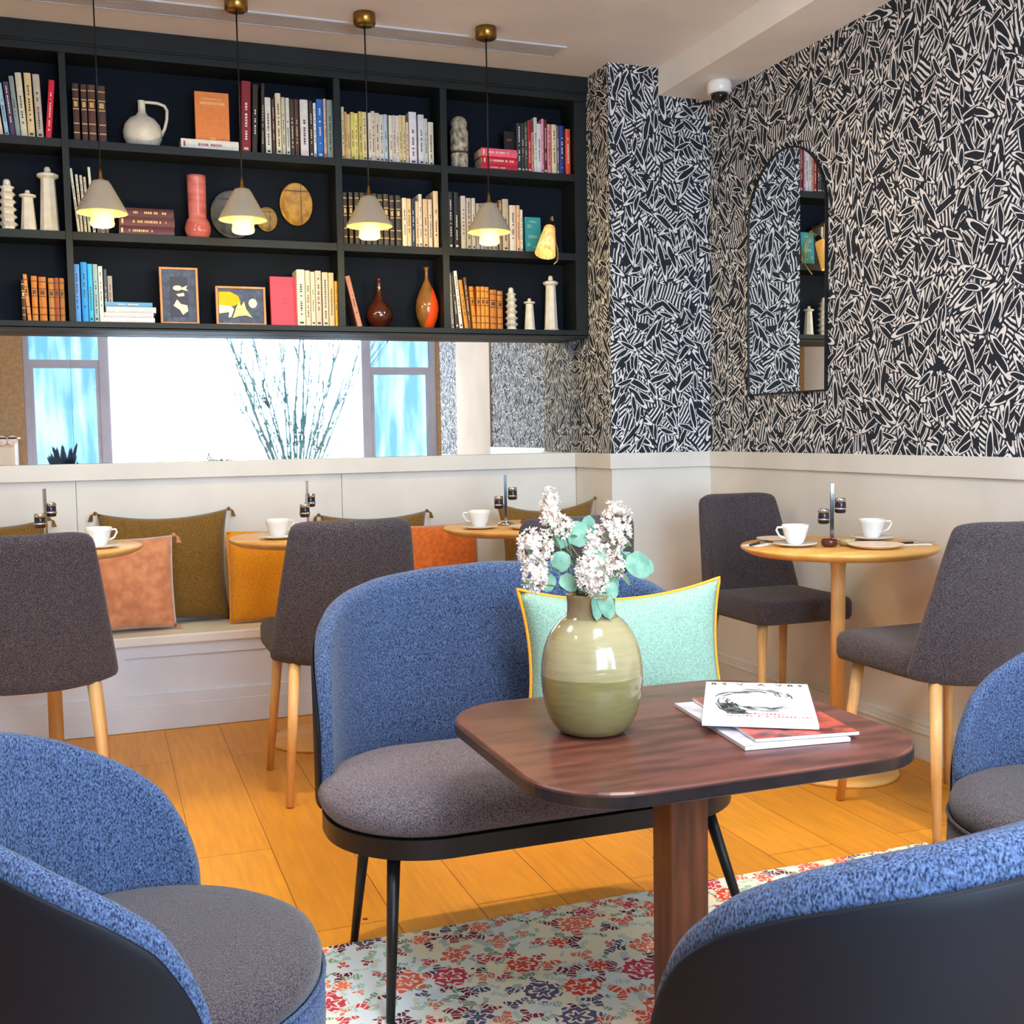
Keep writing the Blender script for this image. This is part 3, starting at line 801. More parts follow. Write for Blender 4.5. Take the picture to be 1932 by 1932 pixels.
  (1.5727, 0.0169, 0.181, 0.0, 'e09020', 'orange leather book with dark bands, middle of three'),
  (1.592, 0.0169, 0.18, 0.0, 'd88828', 'orange leather book with dark bands, last of three'),
  (1.6138, 0.0291, 0.169, 0.0, 'b86c1c', 'thick brown leather book'),
  (1.6478, 0.0244, 0.165, 0.0, 'b87020', 'brown leather book beside the white pagoda'),
 ]),
]
for bay, row, z, items in BOOK_ROWS:
    if not items: continue
    prev = -9
    for (x, w, h, lean, c, lab) in items:
        st = 1 if ('gilt' in lab or 'leather' in lab or 'antique' in lab) else 2
        full = lab + ', ' + row + ' shelf, ' + bay
        put_book(x, w, h, lean, c, full, z, st, grp='upright books on the %s shelf of the %s' % (row, bay))

def flat_book(x0, x1, z, h, c, lab, mk=None, grp=None, yy=4.602, dd=0.11, txt=None):
    bm = book_bm(h - 0.0006, x1 - x0, dd, 2 if txt is None else 0)
    o = from_bm('book', bm, [book_mat(c), M_paper_w, mk or M_inkl])
    o.matrix_world = Matrix.Translation((x0, yy, z + h - 0.0003)) @ Matrix.Rotation(PI/2, 4, 'Y')
    tag(o, lab, 'book', grp); return o
for k in range(3):
    flat_book(0.113 + 0.002 * k, 0.317 + 0.002 * (k % 2), 1.890 + 0.0345 * k, 0.0345, ['52232a', '5e2a2e', '4c2024'][k],
              ['bottom', 'middle', 'top'][k] + ' dark maroon volume of the flat stack of three, middle shelf', M_gilt, 'maroon volumes lying flat')
for k, (a, b, h, c, l) in enumerate(((0.046, 0.232, 0.020, 'e6dfec', 'lilac white book at the bottom of the flat stack, bottom shelf'),
                                     (0.048, 0.228, 0.019, 'd4cfe0', 'greyish lilac book second from bottom of the flat stack, bottom shelf'),
                                     (0.055, 0.238, 0.022, 'c4d2de', 'pale blue-grey book under the blue one, flat stack, bottom shelf'),
                                     (0.052, 0.225, 0.018, '5f9fd6', 'blue book on top of the pale flat stack, bottom shelf'))):
    z = 1.555 + [0, 0.020, 0.039, 0.061][k]
    flat_book(a, b, z, h, c, l, M_inkl, 'pale books lying flat')
for k, (a, b, h, c, l) in enumerate(((1.582, 1.757, 0.024, 'd8203c', 'red book with white lettering, bottom of the red flat stack'),
                                     (1.590, 1.757, 0.034, 'c81430', 'deep red book in the middle of the red flat stack'),
                                     (1.586, 1.760, 0.034, 'f0607c', 'pinkish red book on top of the red flat stack'))):
    z = 2.230 + [0, 0.024, 0.058][k]
    flat_book(a, b, z, h, c, l, M_inkl, 'red books lying flat')
wb = flat_book(0.354, 0.573, 2.230, 0.040, 'f2ece0', 'white book lying flat beneath the upright orange book', mat('red_ink', 'b05060', 0.6, scale=9), dd=0.112)
# front-facing books
def facing_book(x0, x1, z, h, c, lab, y=4.62, th=0.026, marks=(), mk=None, tilt=0.07):
    bm = bmesh.new(); w = x1 - x0
    bx(bm, 0, w, 0, 0.002, 0, h, 0); bx(bm, 0, w, th - 0.002, th, 0, h, 0); bx(bm, 0, 0.003, 0.002, th - 0.002, 0, h, 0)
    bx(bm, 0.003, w - 0.003, 0.002, th - 0.002, 0.003, h - 0.003, 1)
    for (a, b, c0, d0) in marks: bx(bm, a * w, b * w, -0.0006, 0, c0 * h, d0 * h, 2)
    o = from_bm('book', bm, [book_mat(c), M_paper_w, mk or M_ink])
    o.matrix_world = Matrix.Translation((x0, y, z)) @ Matrix.Rotation(-tilt, 4, 'X')
    tag(o, lab, 'book'); return o
facing_book(0.412, 0.541, 2.2705, 0.186, 'e8863a', 'orange cloth book standing upright on a white flat book', y=4.612, th=0.03, tilt=0.0,
            marks=((0.14, 0.88, 0.74, 0.80), (0.2, 0.8, 0.84, 0.87), (0.42, 0.58, 0.02, 0.06), (0.12, 0.88, 0.71, 0.716)), mk=mat('tan_ink', 'f2b070', 0.6, scale=20))
facing_book(0.684, 0.797, 1.555, 0.200, 'e23c58', 'plain coral red book facing forward on the bottom shelf', y=4.622,
            marks=((0.42, 0.58, 0.45, 0.47), (0.38, 0.5, 0.55, 0.565), (0.86, 0.865, 0.02, 0.98)), mk=mat('dark_red_ink', 'b82c48', 0.6, scale=20))
facing_book(1.792, 1.866, 1.890, 0.158, '2f96a0', 'teal patterned book facing forward next to the clip lamp', y=4.625,
            marks=((0.2, 0.75, 0.42, 0.5), (0.15, 0.4, 0.7, 0.8), (0.5, 0.8, 0.15, 0.2), (0.3, 0.7, 0.85, 0.9), (0.1, 0.3, 0.2, 0.28)), mk=mat('sage_ink', '7fae9c', 0.6, scale=20))
facing_book(1.702, 1.748, 2.3232, 0.085, '1a1216', 'small black book propped on the red flat stack', y=4.63, th=0.012, marks=((0.25, 0.75, 0.5, 0.62),), mk=mat('plum_ink', '6a4048', 0.6, scale=20))

# ------------------------------------------------------------------ ornaments on the shelves
def jug():
    t = thing('jug', 'round cream ceramic jug with a thin angular handle, top shelf', 'jug', (0.216, 4.660, 2.230))
    lathe('body', [(0.038, 0), (0.058, 0.012), (0.071, 0.04), (0.073, 0.062), (0.066, 0.092), (0.048, 0.114), (0.024, 0.127), (0.0145, 0.142), (0.0135, 0.180), (0.016, 0.184), (0.011, 0.183), (0.010, 0.15)], M_porc, t, n=36)
    tube('handle', [(-0.004, 0, 0.178), (0.02, 0, 0.181), (0.06, 0, 0.180), (0.085, 0, 0.172), (0.094, 0, 0.155), (0.092, 0, 0.12), (0.083, 0, 0.085), (0.069, 0, 0.056)], [0.006, 0.006, 0.006, 0.006, 0.0062, 0.006, 0.006, 0.007], M_porc, t)
jug()
t = thing('totem_vase', 'carved beige stoneware totem vase with a brown band, top shelf', 'vase', (1.501, 4.645, 2.230))
M_totem = mat('carved_stoneware', 'd4c8b0', 0.7, noise='6e6454', scale=60, stretch=(1, 1, 0.7), bump=0.6)
lathe('body', [(0.034, 0), (0.037, 0.005), (0.038, 0.070), (0.036, 0.076), (0.037, 0.080), (0.039, 0.09), (0.039, 0.16), (0.036, 0.168), (0.032, 0.176), (0.036, 0.186), (0.036, 0.198), (0.030, 0.212), (0.018, 0.222), (0.005, 0.225)], M_totem, t, n=28)
lathe('band', [(0.0385, 0.066), (0.0395, 0.067), (0.0395, 0.074), (0.0385, 0.075)], mat('brown_glaze', '4a3830', 0.5, scale=20), t, n=28)
def lighthouse(name, x, z, h, rb, rt, m, lab, grp, y=4.645):
    t = thing(name, lab, 'ornament', (x, y, z), 0.2, grp)
    lathe('tower', [(rb * 1.12, 0), (rb * 1.12, h * 0.03), (rb * 1.0, h * 0.05), (rb * 0.98, h * 0.08), (rt, h * 0.80), (rt, h * 0.82)], m, t, n=8, smooth=False, bevel=0.001)
    lathe('gallery', [(rt * 1.02, h * 0.82), (rt * 1.5, h * 0.85), (rt * 1.5, h * 0.885), (rt * 0.9, h * 0.91)], m, t, n=16, smooth=False)
    lathe('lantern', [(rt * 0.48, h * 0.91), (rt * 0.46, h * 0.97), (rt * 0.3, h)], m, t, n=12, smooth=False)
def pagoda(x, z, h, r, m, lab, grp, y=4.645, n=6):
    t = thing('pagoda_ornament', lab, 'ornament', (x, y, z), 0.3, grp)
    pr = []
    th = h * 0.86 / n
    for k in range(n):
        s = 1 - 0.035 * k; z0 = k * th
        pr += [(r * 1.0 * s, z0), (r * 0.62 * s, z0 + th * 0.35), (r * 0.62 * s, z0 + th * 0.62), (r * 0.9 * s, z0 + th * 0.97)]
    lathe('tiers', pr, m, t, n=8, smooth=False)
    lathe('finial', [(r * 0.5, h * 0.86), (r * 0.36, h * 0.9), (r * 0.34, h * 0.97), (r * 0.2, h)], m, t, n=10, smooth=False)
G1 = 'white tower ornaments'
lighthouse('lighthouse_ornament', 1.914, 1.555, 0.243, 0.031, 0.0225, M_porc, 'tallest cream lighthouse ornament, right end of the bottom shelf', G1)
lighthouse('lighthouse_ornament', 1.812, 1.555, 0.142, 0.025, 0.017, M_porc, 'small cream lighthouse ornament on the bottom shelf', G1)
pagoda(1.726, 1.555, 0.186, 0.033, M_porc, 'cream pagoda ornament beside the brown leather books, bottom shelf', G1)
lighthouse('lighthouse_ornament', -0.133, 1.890, 0.246, 0.035, 0.026, M_porc, 'tallest white lighthouse ornament, left end of the middle shelf', G1)
lighthouse('lighthouse_ornament', -0.206, 1.890, 0.156, 0.029, 0.020, M_porc, 'small white lighthouse ornament, left end of the middle shelf', G1)
pagoda(-0.276, 1.890, 0.192, 0.037, M_porc, 'white pagoda ornament at the left edge of the middle shelf', G1)
tag(lathe('bottle_vase', [(0.022, 0), (0.040, 0.008), (0.049, 0.032), (0.050, 0.050), (0.044, 0.072), (0.034, 0.086), (0.0345, 0.1), (0.0365, 0.24), (0.037, 0.25), (0.034, 0.25), (0.032, 0.12)],
          mat('pink_glaze', 'd07a76', 0.22, noise='b85a58', scale=12, stretch=(1, 1, 3)), n=32, loc=(0.411, 4.655, 1.890)),
    'glossy pink ceramic vase with round base and straight neck, middle shelf', 'vase')
M_dkglass = mat('black_glass', '14100f', 0.06, noise='4a1c10', scale=9, stretch=(1, 1, 0.5), contrast=(0.4, 0.62), spec=0.8)
tag(lathe('bottle_vase', [(0.026, 0), (0.040, 0.01), (0.054, 0.04), (0.056, 0.058), (0.048, 0.085), (0.030, 0.112), (0.014, 0.136), (0.0105, 0.160), (0.0105, 0.202), (0.014, 0.208), (0.008, 0.207)], M_dkglass, n=32, loc=(1.139, 4.655, 1.555)),
    'dark glass long-necked vase with red streaks, third bay bottom shelf', 'vase')
def amber():
    m = bpy.data.materials.new('amber_glass'); m.use_nodes = True; B = NB(m.node_tree); bs = m.node_tree.nodes['Principled BSDF']
    oc = B.n('ShaderNodeTexCoord').outputs['Object']; s = B.n('ShaderNodeSeparateXYZ'); B.l(oc, s.inputs[0])
    nz = B.n('ShaderNodeTexNoise'); nz.inputs['Scale'].default_value = 25; B.l(oc, nz.inputs['Vector'])
    k = B.math('GREATER_THAN', B.math('ADD', s.outputs[0], B.math('MULTIPLY', B.math('SUBTRACT', 0.12, s.outputs[2]), 0.22)), 1.352 if False else 0.005)
    c = B.mix(nz.outputs['Fac'], col('5a3a1e'), col('a87038')); c = B.mix(k, c, col('e8501c'))
    B.l(c, bs.inputs['Base Color']); bs.inputs['Roughness'].default_value = 0.08
    o = lathe('bottle_vase', [(0.018, 0), (0.030, 0.012), (0.044, 0.05), (0.050, 0.085), (0.046, 0.12), (0.033, 0.158), (0.018, 0.19), (0.009, 0.208), (0.007, 0.222), (0.007, 0.25), (0.013, 0.262), (0.006, 0.261)], m, n=32)
    o.location = (1.347, 4.655, 1.555)
    tag(o, 'amber brown and orange glass vase with a thin neck, bottom shelf', 'vase')
amber()
# hanging discs on the back panel
def disc(x, z, rx, rz, c, c2, lab, y=D - 0.036):
    t = thing('decorative_plate', lab, 'plate', (x, y, z), 0, 'round plates on the middle shelf back')
    m = mat('plate_' + c, c, 0.5, noise=c2, scale=30, stretch=(1, 1, 1), contrast=(0.35, 0.62))
    bm = bmesh.new(); lathe_bm(bm, [(1.0, -0.5), (1.04, 0.1), (1.0, 0.5), (0.94, 0.3), (0.6, 0.12), (0.2, 0.05), (0.02, 0.05)], 40, caps=False)
    lathe_bm(bm, [(0.01, -0.5), (1.0, -0.5)], 40, caps=False)
    bmesh.ops.transform(bm, matrix=Matrix.Diagonal((rx / 1.04, 1, rz / 1.04, 1)) @ Matrix.Rotation(PI/2, 4, 'X') @ Matrix.Diagonal((1, 1, 0.012, 1)), verts=bm.verts)
    from_bm('dish', bm, m, t, smooth=True)
    mk = mat('plate_line_' + c2, tint(c2, 0.6), 0.5, scale=20)
    boxes('scored_line', [(rx * 0.28, rx * 0.31, -0.0062, -0.005, -rz * 0.9, rz * 0.9), (-rx * 0.75, rx * 0.75, -0.0062, -0.005, rz * 0.58, rz * 0.62)], mk, t)
    tube('hook', [(0, 0.006, rz * 0.9), (0, 0.0155, rz * 0.92)], 0.0015, M_brass, t, n=6)
disc(0.811, 2.062, 0.068, 0.088, 'c09020', '94641c', 'large oval mustard plate hanging on the dark back panel')
disc(0.690, 1.995, 0.042, 0.050, 'a07a28', '5a4a20', 'small mustard striped plate partly behind the second lamp')
disc(0.556, 2.008, 0.092, 0.098, '4a4640', '242628', 'large dark grey patterned plate behind the second lamp')

# framed pictures
def frame(name, x0, x1, h, lab, parts):
    t = thing(name, lab, 'picture', (x0, 4.625, 1.555)); w = x1 - x0; f = 0.009
    t.rotation_euler = (-0.06, 0, 0)
    mw = mat('frame_wood', 'd09a68', 0.5, scale=30, stretch=(1, 1, 0.3), noise='b87c4c')
    boxes('wood_frame', [(0, f, 0, 0.018, 0, h), (w - f, w, 0, 0.018, 0, h), (f, w - f, 0, 0.018, 0, f), (f, w - f, 0, 0.018, h - f, h)], mw, t, bevel=0.001)
    box('backing', f, w - f, 0.008, 0.012, f, h - f, mat('denim_mount', '5a6682', 0.9, noise='48526e', scale=60), t)
    for (nm, pts, c, yy) in parts:
        bm = bmesh.new(); n = len(pts)
        a = [bm.verts.new((x * w, yy, z * h)) for x, z in pts]; b = [bm.verts.new((x * w, yy - 0.0015, z * h)) for x, z in pts]
        bm.faces.new(a); bm.faces.new(list(reversed(b)))
        for k in range(n): q = (k + 1) % n; bm.faces.new((a[k], b[k], b[q], a[q]))
        bmesh.ops.recalc_face_normals(bm, faces=bm.faces)
        from_bm(nm, bm, mat('motif_' + c, c, 0.8, scale=40), t)
def ell(cx, cz, rx, rz, n=14): return [(cx + rx * math.cos(2*PI*k/n), cz + rz * math.sin(2*PI*k/n)) for k in range(n)]
frame('picture_frame', 0.256, 0.402, 0.224, 'tall framed picture with white fish shapes on a grey-blue mount', [
    ('inner_mount', [(0.27, 0.14), (0.73, 0.14), (0.73, 0.84), (0.27, 0.84)], '454860', 0.0075),
    ('fish_shape', ell(0.46, 0.64, 0.12, 0.045) , 'ece6d4', 0.0055), ('fish_shape', [(0.56, 0.64), (0.72, 0.69), (0.68, 0.63), (0.74, 0.59), (0.58, 0.61)], 'ece6d4', 0.0038),
    ('fish_shape', [(0.42, 0.53), (0.62, 0.56), (0.64, 0.50), (0.48, 0.49)], 'ece6d4', 0.0055),
    ('cat_shape', [(0.34, 0.33), (0.44, 0.44), (0.54, 0.36), (0.70, 0.34), (0.72, 0.24), (0.58, 0.17), (0.5, 0.26)], 'ece6d4', 0.0055)])
frame('picture_frame', 0.468, 0.664, 0.156, 'landscape framed picture with yellow bird and pale plant cut-outs', [
    ('yellow_shape', [(0.06, 0.52), (0.06, 0.86), (0.3, 0.86), (0.45, 0.76), (0.5, 0.6), (0.36, 0.5)], 'eebb10', 0.0075),
    ('white_shape', [(0.06, 0.30), (0.06, 0.52), (0.3, 0.5), (0.36, 0.42), (0.3, 0.22), (0.24, 0.2), (0.26, 0.34)], 'f0ead8', 0.0055),
    ('plant_shape', [(0.32, 0.18), (0.4, 0.45), (0.46, 0.62), (0.5, 0.5), (0.56, 0.62), (0.6, 0.42), (0.72, 0.2), (0.6, 0.26), (0.45, 0.24)], 'f0dc98', 0.0035),
    ('moon_shape', ell(0.74, 0.58, 0.085, 0.12), 'f2ecd0', 0.0075)])

# clip lamp on the right stile
t = thing('clip_lamp', 'lit ribbed glass clip lamp on a brass arm, right end of the middle shelf', 'lamp', (0, 0, 0))
A, Bm = Vector((1.855, 4.500, 1.984)), Vector((1.814, 4.462, 1.852))
ax = (Bm - A).normalized(); q = Vector((0, 0, -1)).rotation_difference(ax).to_matrix().to_4x4()
MM = Matrix.Translation(A) @ q
M_shade = mat('ribbed_glass_lit', 'f4dcae', 0.35, noise='c88838', scale=90, stretch=(1, 1, 0.02), emis='ffb850', estr=0.45)
bm = bmesh.new(); lathe_bm(bm, [(0.020, 0), (0.024, -0.006), (0.045, -0.132), (0.043, -0.132), (0.022, -0.008)], 32, M=MM, caps=False)
from_bm('shade', bm, M_shade, t, smooth=True)
bm = bmesh.new(); lathe_bm(bm, [(0.003, 0.028), (0.014, 0.024), (0.016, 0.002), (0.021, -0.002)], 20, M=MM)
from_bm('socket', bm, mat('dark_bronze', '3a2418', 0.4, metal=0.6, scale=20), t, smooth=True)
bm = bmesh.new(); lathe_bm(bm, [(0.004, -0.03), (0.016, -0.05), (0.019, -0.07), (0.014, -0.09), (0.003, -0.098)], 16, M=MM)
from_bm('bulb', bm, mat('warm_bulb', 'fff0d0', 0.4, emis='ffd890', estr=16), t, smooth=True)
bm = bmesh.new()
tube_bm(bm, [(1.858, 4.50, 1.996), (1.873, 4.53, 2.03), (1.884, 4.55, 1.985), (1.893, 4.555, 1.94), (1.90, 4.56, 1.905)], 0.003, 6)
tube_bm(bm, [(1.878, 4.53, 2.036), (1.896, 4.55, 1.98), (1.903, 4.556, 1.93), (1.916, 4.56, 1.90)], 0.003, 6)
tube_bm(bm, [(1.903, 4.556, 1.94), (1.908, 4.54, 1.88), (1.896, 4.52, 1.845), (1.880, 4.52, 1.83)], 0.0026, 6)
from_bm('spring_clamp', bm, mat('bright_brass', 'd8b468', 0.35, metal=0.5, scale=30), t, smooth=True)

# ------------------------------------------------------------------ pendants
M_psh = mat('pendant_shade', 'a89a86', 0.5, scale=8)
M_pin = mat('pendant_inner', 'f4e090', 0.6, scale=8)
M_opal = mat('opal_glass', 'fff6d8', 0.4, emis='ffe050', estr=2.0)
def make_pendant(x, lab):
    t = thing('pendant_lamp', lab, 'lamp', (x, 4.13, HC), 0, 'row of brass pendant lamps')
    lathe('ceiling_cup', [(0.034, -0.042), (0.040, -0.038), (0.041, -0.012), (0.040, 0)], M_brass, t, n=28)
    tube('cord', [(0, 0, -0.04), (0.001, 0, -0.3), (0, 0, -0.645)], 0.0028, M_black, t, n=6)
    lathe('finial', [(0.003, -0.615), (0.006, -0.635), (0.008, -0.648), (0.012, -0.654), (0.012, -0.658)], M_brass, t, n=14)
    lathe('shade', [(0.010, -0.654), (0.026, -0.658), (0.033, -0.668), (0.084, -0.762), (0.086, -0.766), (0.083, -0.766), (0.031, -0.672), (0.010, -0.659)], M_psh, t, n=40)
    lathe('inner_reflector', [(0.029, -0.674), (0.0815, -0.7665), (0.0805, -0.7662), (0.028, -0.676)], M_pin, t, n=40, caps=False)
    lathe('opal_diffuser', [(0.022, -0.70), (0.034, -0.705), (0.037, -0.74), (0.038, -0.79), (0.040, -0.80), (0.038, -0.808), (0.030, -0.812), (0.003, -0.813)], M_opal, t, n=28)
    l = bpy.data.lights.new('bulb_light', 'POINT'); l.energy = 4.0; l.color = (1.0, 0.78, 0.33); l.shadow_soft_size = 0.03
    lo = bpy.data.objects.new('bulb_light', l); C.objects.link(lo); lo.parent = t; lo.location = (0, 0, -0.84)
    return t
for x, l in ((0.049, 'pendant lamp hanging before the leftmost bay divider, first of four from left'), (0.521, 'pendant lamp beside the pink vase, second from left'),
             (0.980, 'pendant lamp in front of the dark gilt books, third from left'), (1.450, 'pendant lamp nearest the clip lamp, rightmost of the four')):
    make_pendant(x, l)

# vent slot and camera on the ceiling
t = thing('air_vent', 'long narrow grey slatted air vent set in the ceiling', 'vent', (0, 0, HC))
boxes('vent_frame', [(-1.2, 1.825, 4.225, 4.237, -0.006, -0.0005), (-1.2, 1.825, 4.345, 4.357, -0.006, -0.0005), (1.812, 1.825, 4.237, 4.345, -0.006, -0.0005), (-1.2, -1.187, 4.237, 4.345, -0.006, -0.0005)], M_white, t)
boxes('slats', [(-1.187, 1.812, 4.237 + 0.0155 * k, 4.246 + 0.0155 * k, -0.005, -0.001) for k in range(7)], mat('vent_grey', 'c4bebc', 0.6, scale=4), t)
t = thing('security_camera', 'white dome security camera under the ceiling beam', 'camera', (2.448, 4.10, HB))
lathe('housing', [(0.044, -0.052), (0.050, -0.046), (0.050, -0.012), (0.046, -0.001)], M_ceramic, t, n=28)
lathe('dome_lens', [(0.002, -0.088), (0.018, -0.084), (0.032, -0.072), (0.037, -0.052)], mat('smoked_dome', '1a1414', 0.06, scale=3), t, n=28)

# ------------------------------------------------------------------ bench
t = thing('bench', 'long built-in white panelled bench below the mirror', 'bench', (0, 0, 0))
SB = 4.402
box('seat_board', -2.28, PX - 0.003, SB - 0.012, D - 0.013, 0.328, 0.366, mat('bench_paint', 'e4e2da', 0.45, scale=4), t, bevel=0.006)
boxes('front_panel', [(-2.28, PX - 0.003, SB + 0.012, SB + 0.03, 0.10, 0.328)] +
      [(x, x + 0.10, SB + 0.002, SB + 0.012, 0.10, 0.328) for x in (-1.9, -0.95, -0.03, 0.70, 1.45)] +
      [(-2.28, PX - 0.003, SB + 0.0025, SB + 0.0118, 0.283, 0.3275), (-2.28, PX - 0.003, SB + 0.0025, SB + 0.0118, 0.10, 0.14)], M_white, t)
box('plinth', -2.28, PX - 0.003, SB, SB + 0.0115, 0.001, 0.0995, M_white, t, bevel=0.003)

# ------------------------------------------------------------------ dining chairs
def dining_chair(loc, rz, lab, seatw=0.44):
    t = thing('dining_chair', lab, 'chair', loc, rz, 'charcoal upholstered dining chairs')
    layered('seat', rrect(seatw, 0.385, 0.055, 6, 0, 0.0425), [(0.03, 0.428), (0.006, 0.432), (0.0, 0.446), (0.0, 0.488), (0.008, 0.503), (0.024, 0.511), (0.045, 0.514)], M_char, t)
    def P(u, v):
        s = 2 * u - 1
        w = (0.232 - 0.052 * v) * (seatw / 0.44)
        zt = 0.862 - 0.018 * abs(s) ** 6 + 0.006 * abs(s) ** 2
        zb = 0.412 + 0.022 * abs(s) ** 3
        z = zb + (zt - zb) * v
        y = -0.190 - 0.070 * v - 0.02 * v * v + (0.080 * abs(s) ** 2.4) * (1 - 0.4 * v)
        return (s * w, y, z)
    sheet('backrest', P, 16, 10, lambda u, v: 0.048 if v < 0.9 else 0.044, M_char, t, sub=1)
    for sx in (-1, 1):
        for (yt, yb_) in ((0.165, 0.205), (-0.155, -0.208)):
            tube('leg', [(sx * 0.165 * seatw / 0.44, yt, 0.427), (sx * 0.2 * seatw / 0.44, yb_, 0.003)], [0.0175, 0.0115], M_oak, t, n=14)
    return t
dining_chair((0.70, 3.52, 0), 0.0, 'charcoal dining chair seen from behind at the middle bench table')
dining_chair((-0.200, 3.50, 0), 0.0, 'charcoal dining chair seen from behind at the left edge of the photo')
dining_chair((1.345, 3.31, 0), 0.0, 'charcoal dining chair behind the flowers, mostly hidden by the blue loveseat')
dining_chair((2.238, 2.53, 0), 0.0, 'charcoal dining chair near the right edge with its back to the camera')
dining_chair((2.308, 3.50, 0), PI, 'charcoal dining chair in the corner facing the camera', 0.40)

# ------------------------------------------------------------------ round tables with settings
def round_table(x, y, z, r, lab, br=0.18):
    t = thing('round_table', lab, 'table', (x, y, 0), 0, 'round oak cafe tables')
    lathe('tabletop', [(r - 0.03, z - 0.026), (r - 0.008, z - 0.016), (r, z - 0.008), (r, z - 0.003), (r - 0.003, z)], M_oaktop, t, n=64, bevel=0)
    lathe('column', [(0.024, 0.022), (0.0225, z - 0.08), (0.026, z - 0.05), (0.05, z - 0.026)], M_oak, t, n=24)
    lathe('base', [(br, 0.001), (br, 0.009), (br - 0.012, 0.016), (0.05, 0.0215)], M_oaktop, t, n=48)
TZ = 0.750
def cup(x, y, z, rz, lab, tz=0):
    s = lathe('saucer', [(0.030, 0.001), (0.045, 0.004), (0.068, 0.011), (0.0685, 0.013), (0.045, 0.0065), (0.03, 0.004)], M_ceramic, n=32, loc=(0, 0, 0))
    s.location = (x, y, z); tag(s, 'white saucer under the ' + lab.replace('white cup', 'cup').replace(' in front of the mustard cushion', '').replace(' beside the chair back', ''), 'saucer', 'white saucers')
    t = thing('coffee_cup', lab, 'cup', (x, y, z + 0.0075), rz, 'white coffee cups')
    lathe('bowl', [(0.020, 0.0005), (0.024, 0.004), (0.033, 0.022), (0.0405, 0.050), (0.043, 0.062), (0.041, 0.062), (0.036, 0.045), (0.022, 0.012), (0.002, 0.008)], M_ceramic, t, n=32)
    tube('handle', [(0.038, 0, 0.054), (0.058, 0, 0.055), (0.062, 0, 0.046), (0.052, 0, 0.028), (0.034, 0, 0.020)], 0.0034, M_ceramic, t, n=8)
def plate(x, y, z, r, c, lab):
    m = mat('plate_glaze_' + c, c, 0.3, scale=20)
    p = lathe('side_plate', [(r * 0.55, 0.0005), (r * 0.7, 0.002), (r * 0.97, 0.011), (r, 0.014), (r * 0.96, 0.014), (r * 0.7, 0.006), (0.002, 0.005)], m, n=40)
    p.location = (x, y, z); tag(p, lab, 'plate', 'plates on the cafe tables')
M_jam = mat('dark_jam', '241a2c', 0.25, scale=10); M_jar = mat('jar_glass', 'e8f0f4', 0.08, trans=0.7, scale=5)
def stand(x, y, z, rz, lab):
    t = thing('jam_stand', lab, 'condiment stand', (x, y, z), rz, 'chrome jam stands')
    lathe('foot', [(0.034, 0.001), (0.035, 0.006), (0.02, 0.012), (0.006, 0.016)], M_chrome, t, n=24)
    box('post', -0.006, 0.006, -0.0035, 0.0035, 0.013, 0.195, M_chrome, t, bevel=0.001)
    for (dx, dz) in ((-0.027, 0.078), (0.027, 0.112)):
        r = lathe('jar_ring', [(0.0185, dz - 0.002), (0.0185, dz + 0.004), (0.0205, dz + 0.004), (0.0205, dz - 0.002)], M_chrome, t, n=20, loc=(dx, 0, 0))
        j = lathe('jam_jar', [(0.014, dz - 0.014), (0.0178, dz - 0.010), (0.0178, dz + 0.018), (0.016, dz + 0.022)], M_jam, t, n=20, loc=(dx, 0, 0))
        lathe('jar_lid', [(0.0185, dz + 0.0225), (0.0185, dz + 0.033), (0.016, dz + 0.035)], M_chrome, j, n=20, loc=(dx, 0, 0))
def ramekin(x, y, z, c, lab):
    m = mat('ramekin_' + c, c, 0.15, scale=9)
    o = lathe('glass_pot', [(0.016, 0.0005), (0.024, 0.006), (0.026, 0.02), (0.023, 0.024), (0.02, 0.018), (0.003, 0.012)], m, n=24)
    o.location = (x, y, z); tag(o, lab, 'pot', 'little pots beside the jam stands')
def cutlery(x, y, z, rz, lab):
    n = tag(box('napkin', -0.055, 0.055, -0.03, 0.03, 0.0005, 0.004, mat('napkin_linen', 'f0ede6', 0.9, scale=120), bevel=0.001), 'folded white napkin ' + lab, 'napkin', 'folded napkins')
    n.location = (x, y, z); n.rotation_euler = (0, 0, rz)
    t = thing('table_knife', 'dark-handled knife on the napkin ' + lab, 'knife', (x, y, z + 0.0045), rz + 0.15, 'table knives')
    box('knife_handle', -0.075, 0.005, -0.005, 0.005, 0, 0.006, M_black, t, bevel=0.002)
    box('blade', 0.005, 0.085, -0.007, 0.007, 0.002, 0.0035, M_chrome, t, bevel=0.0006)
round_table(-0.165, 4.03, TZ, 0.300, 'round oak table by the bench behind the left edge chair')
round_table(0.725, 4.03, TZ, 0.300, 'round oak table by the bench in front of the mustard cushion')
round_table(1.525, 4.03, TZ, 0.300, 'round oak table by the bench behind the flower vase')
round_table(2.210, 2.98, 0.735, 0.307, 'round oak table against the wallpapered right wall', 0.19)
stand(-0.172, 4.10, TZ, 0.9, 'chrome jam stand on the leftmost bench table')
stand(0.716, 4.10, TZ, 1.0, 'chrome jam stand on the middle bench table')
stand(1.488, 4.10, TZ, -0.35, 'chrome jam stand on the bench table behind the flowers')
stand(2.222, 3.03, 0.735, -0.35, 'chrome jam stand on the table by the right wall')
cup(-0.005, 3.93, TZ, -0.4, 'white cup on the leftmost bench table beside the chair back')
plate(-0.33, 4.03, TZ, 0.085, 'f2efe8', 'white plate on the leftmost bench table at the photo edge')
cup(0.585, 3.96, TZ, 0.3, 'white cup on the middle bench table in front of the mustard cushion')
plate(0.84, 4.10, TZ + 0.0, 0.075, 'f2efe8', 'white plate on the middle bench table behind the chair back')
cup(1.338, 3.98, TZ, 2.9, 'white cup on the bench table left of the flowers')
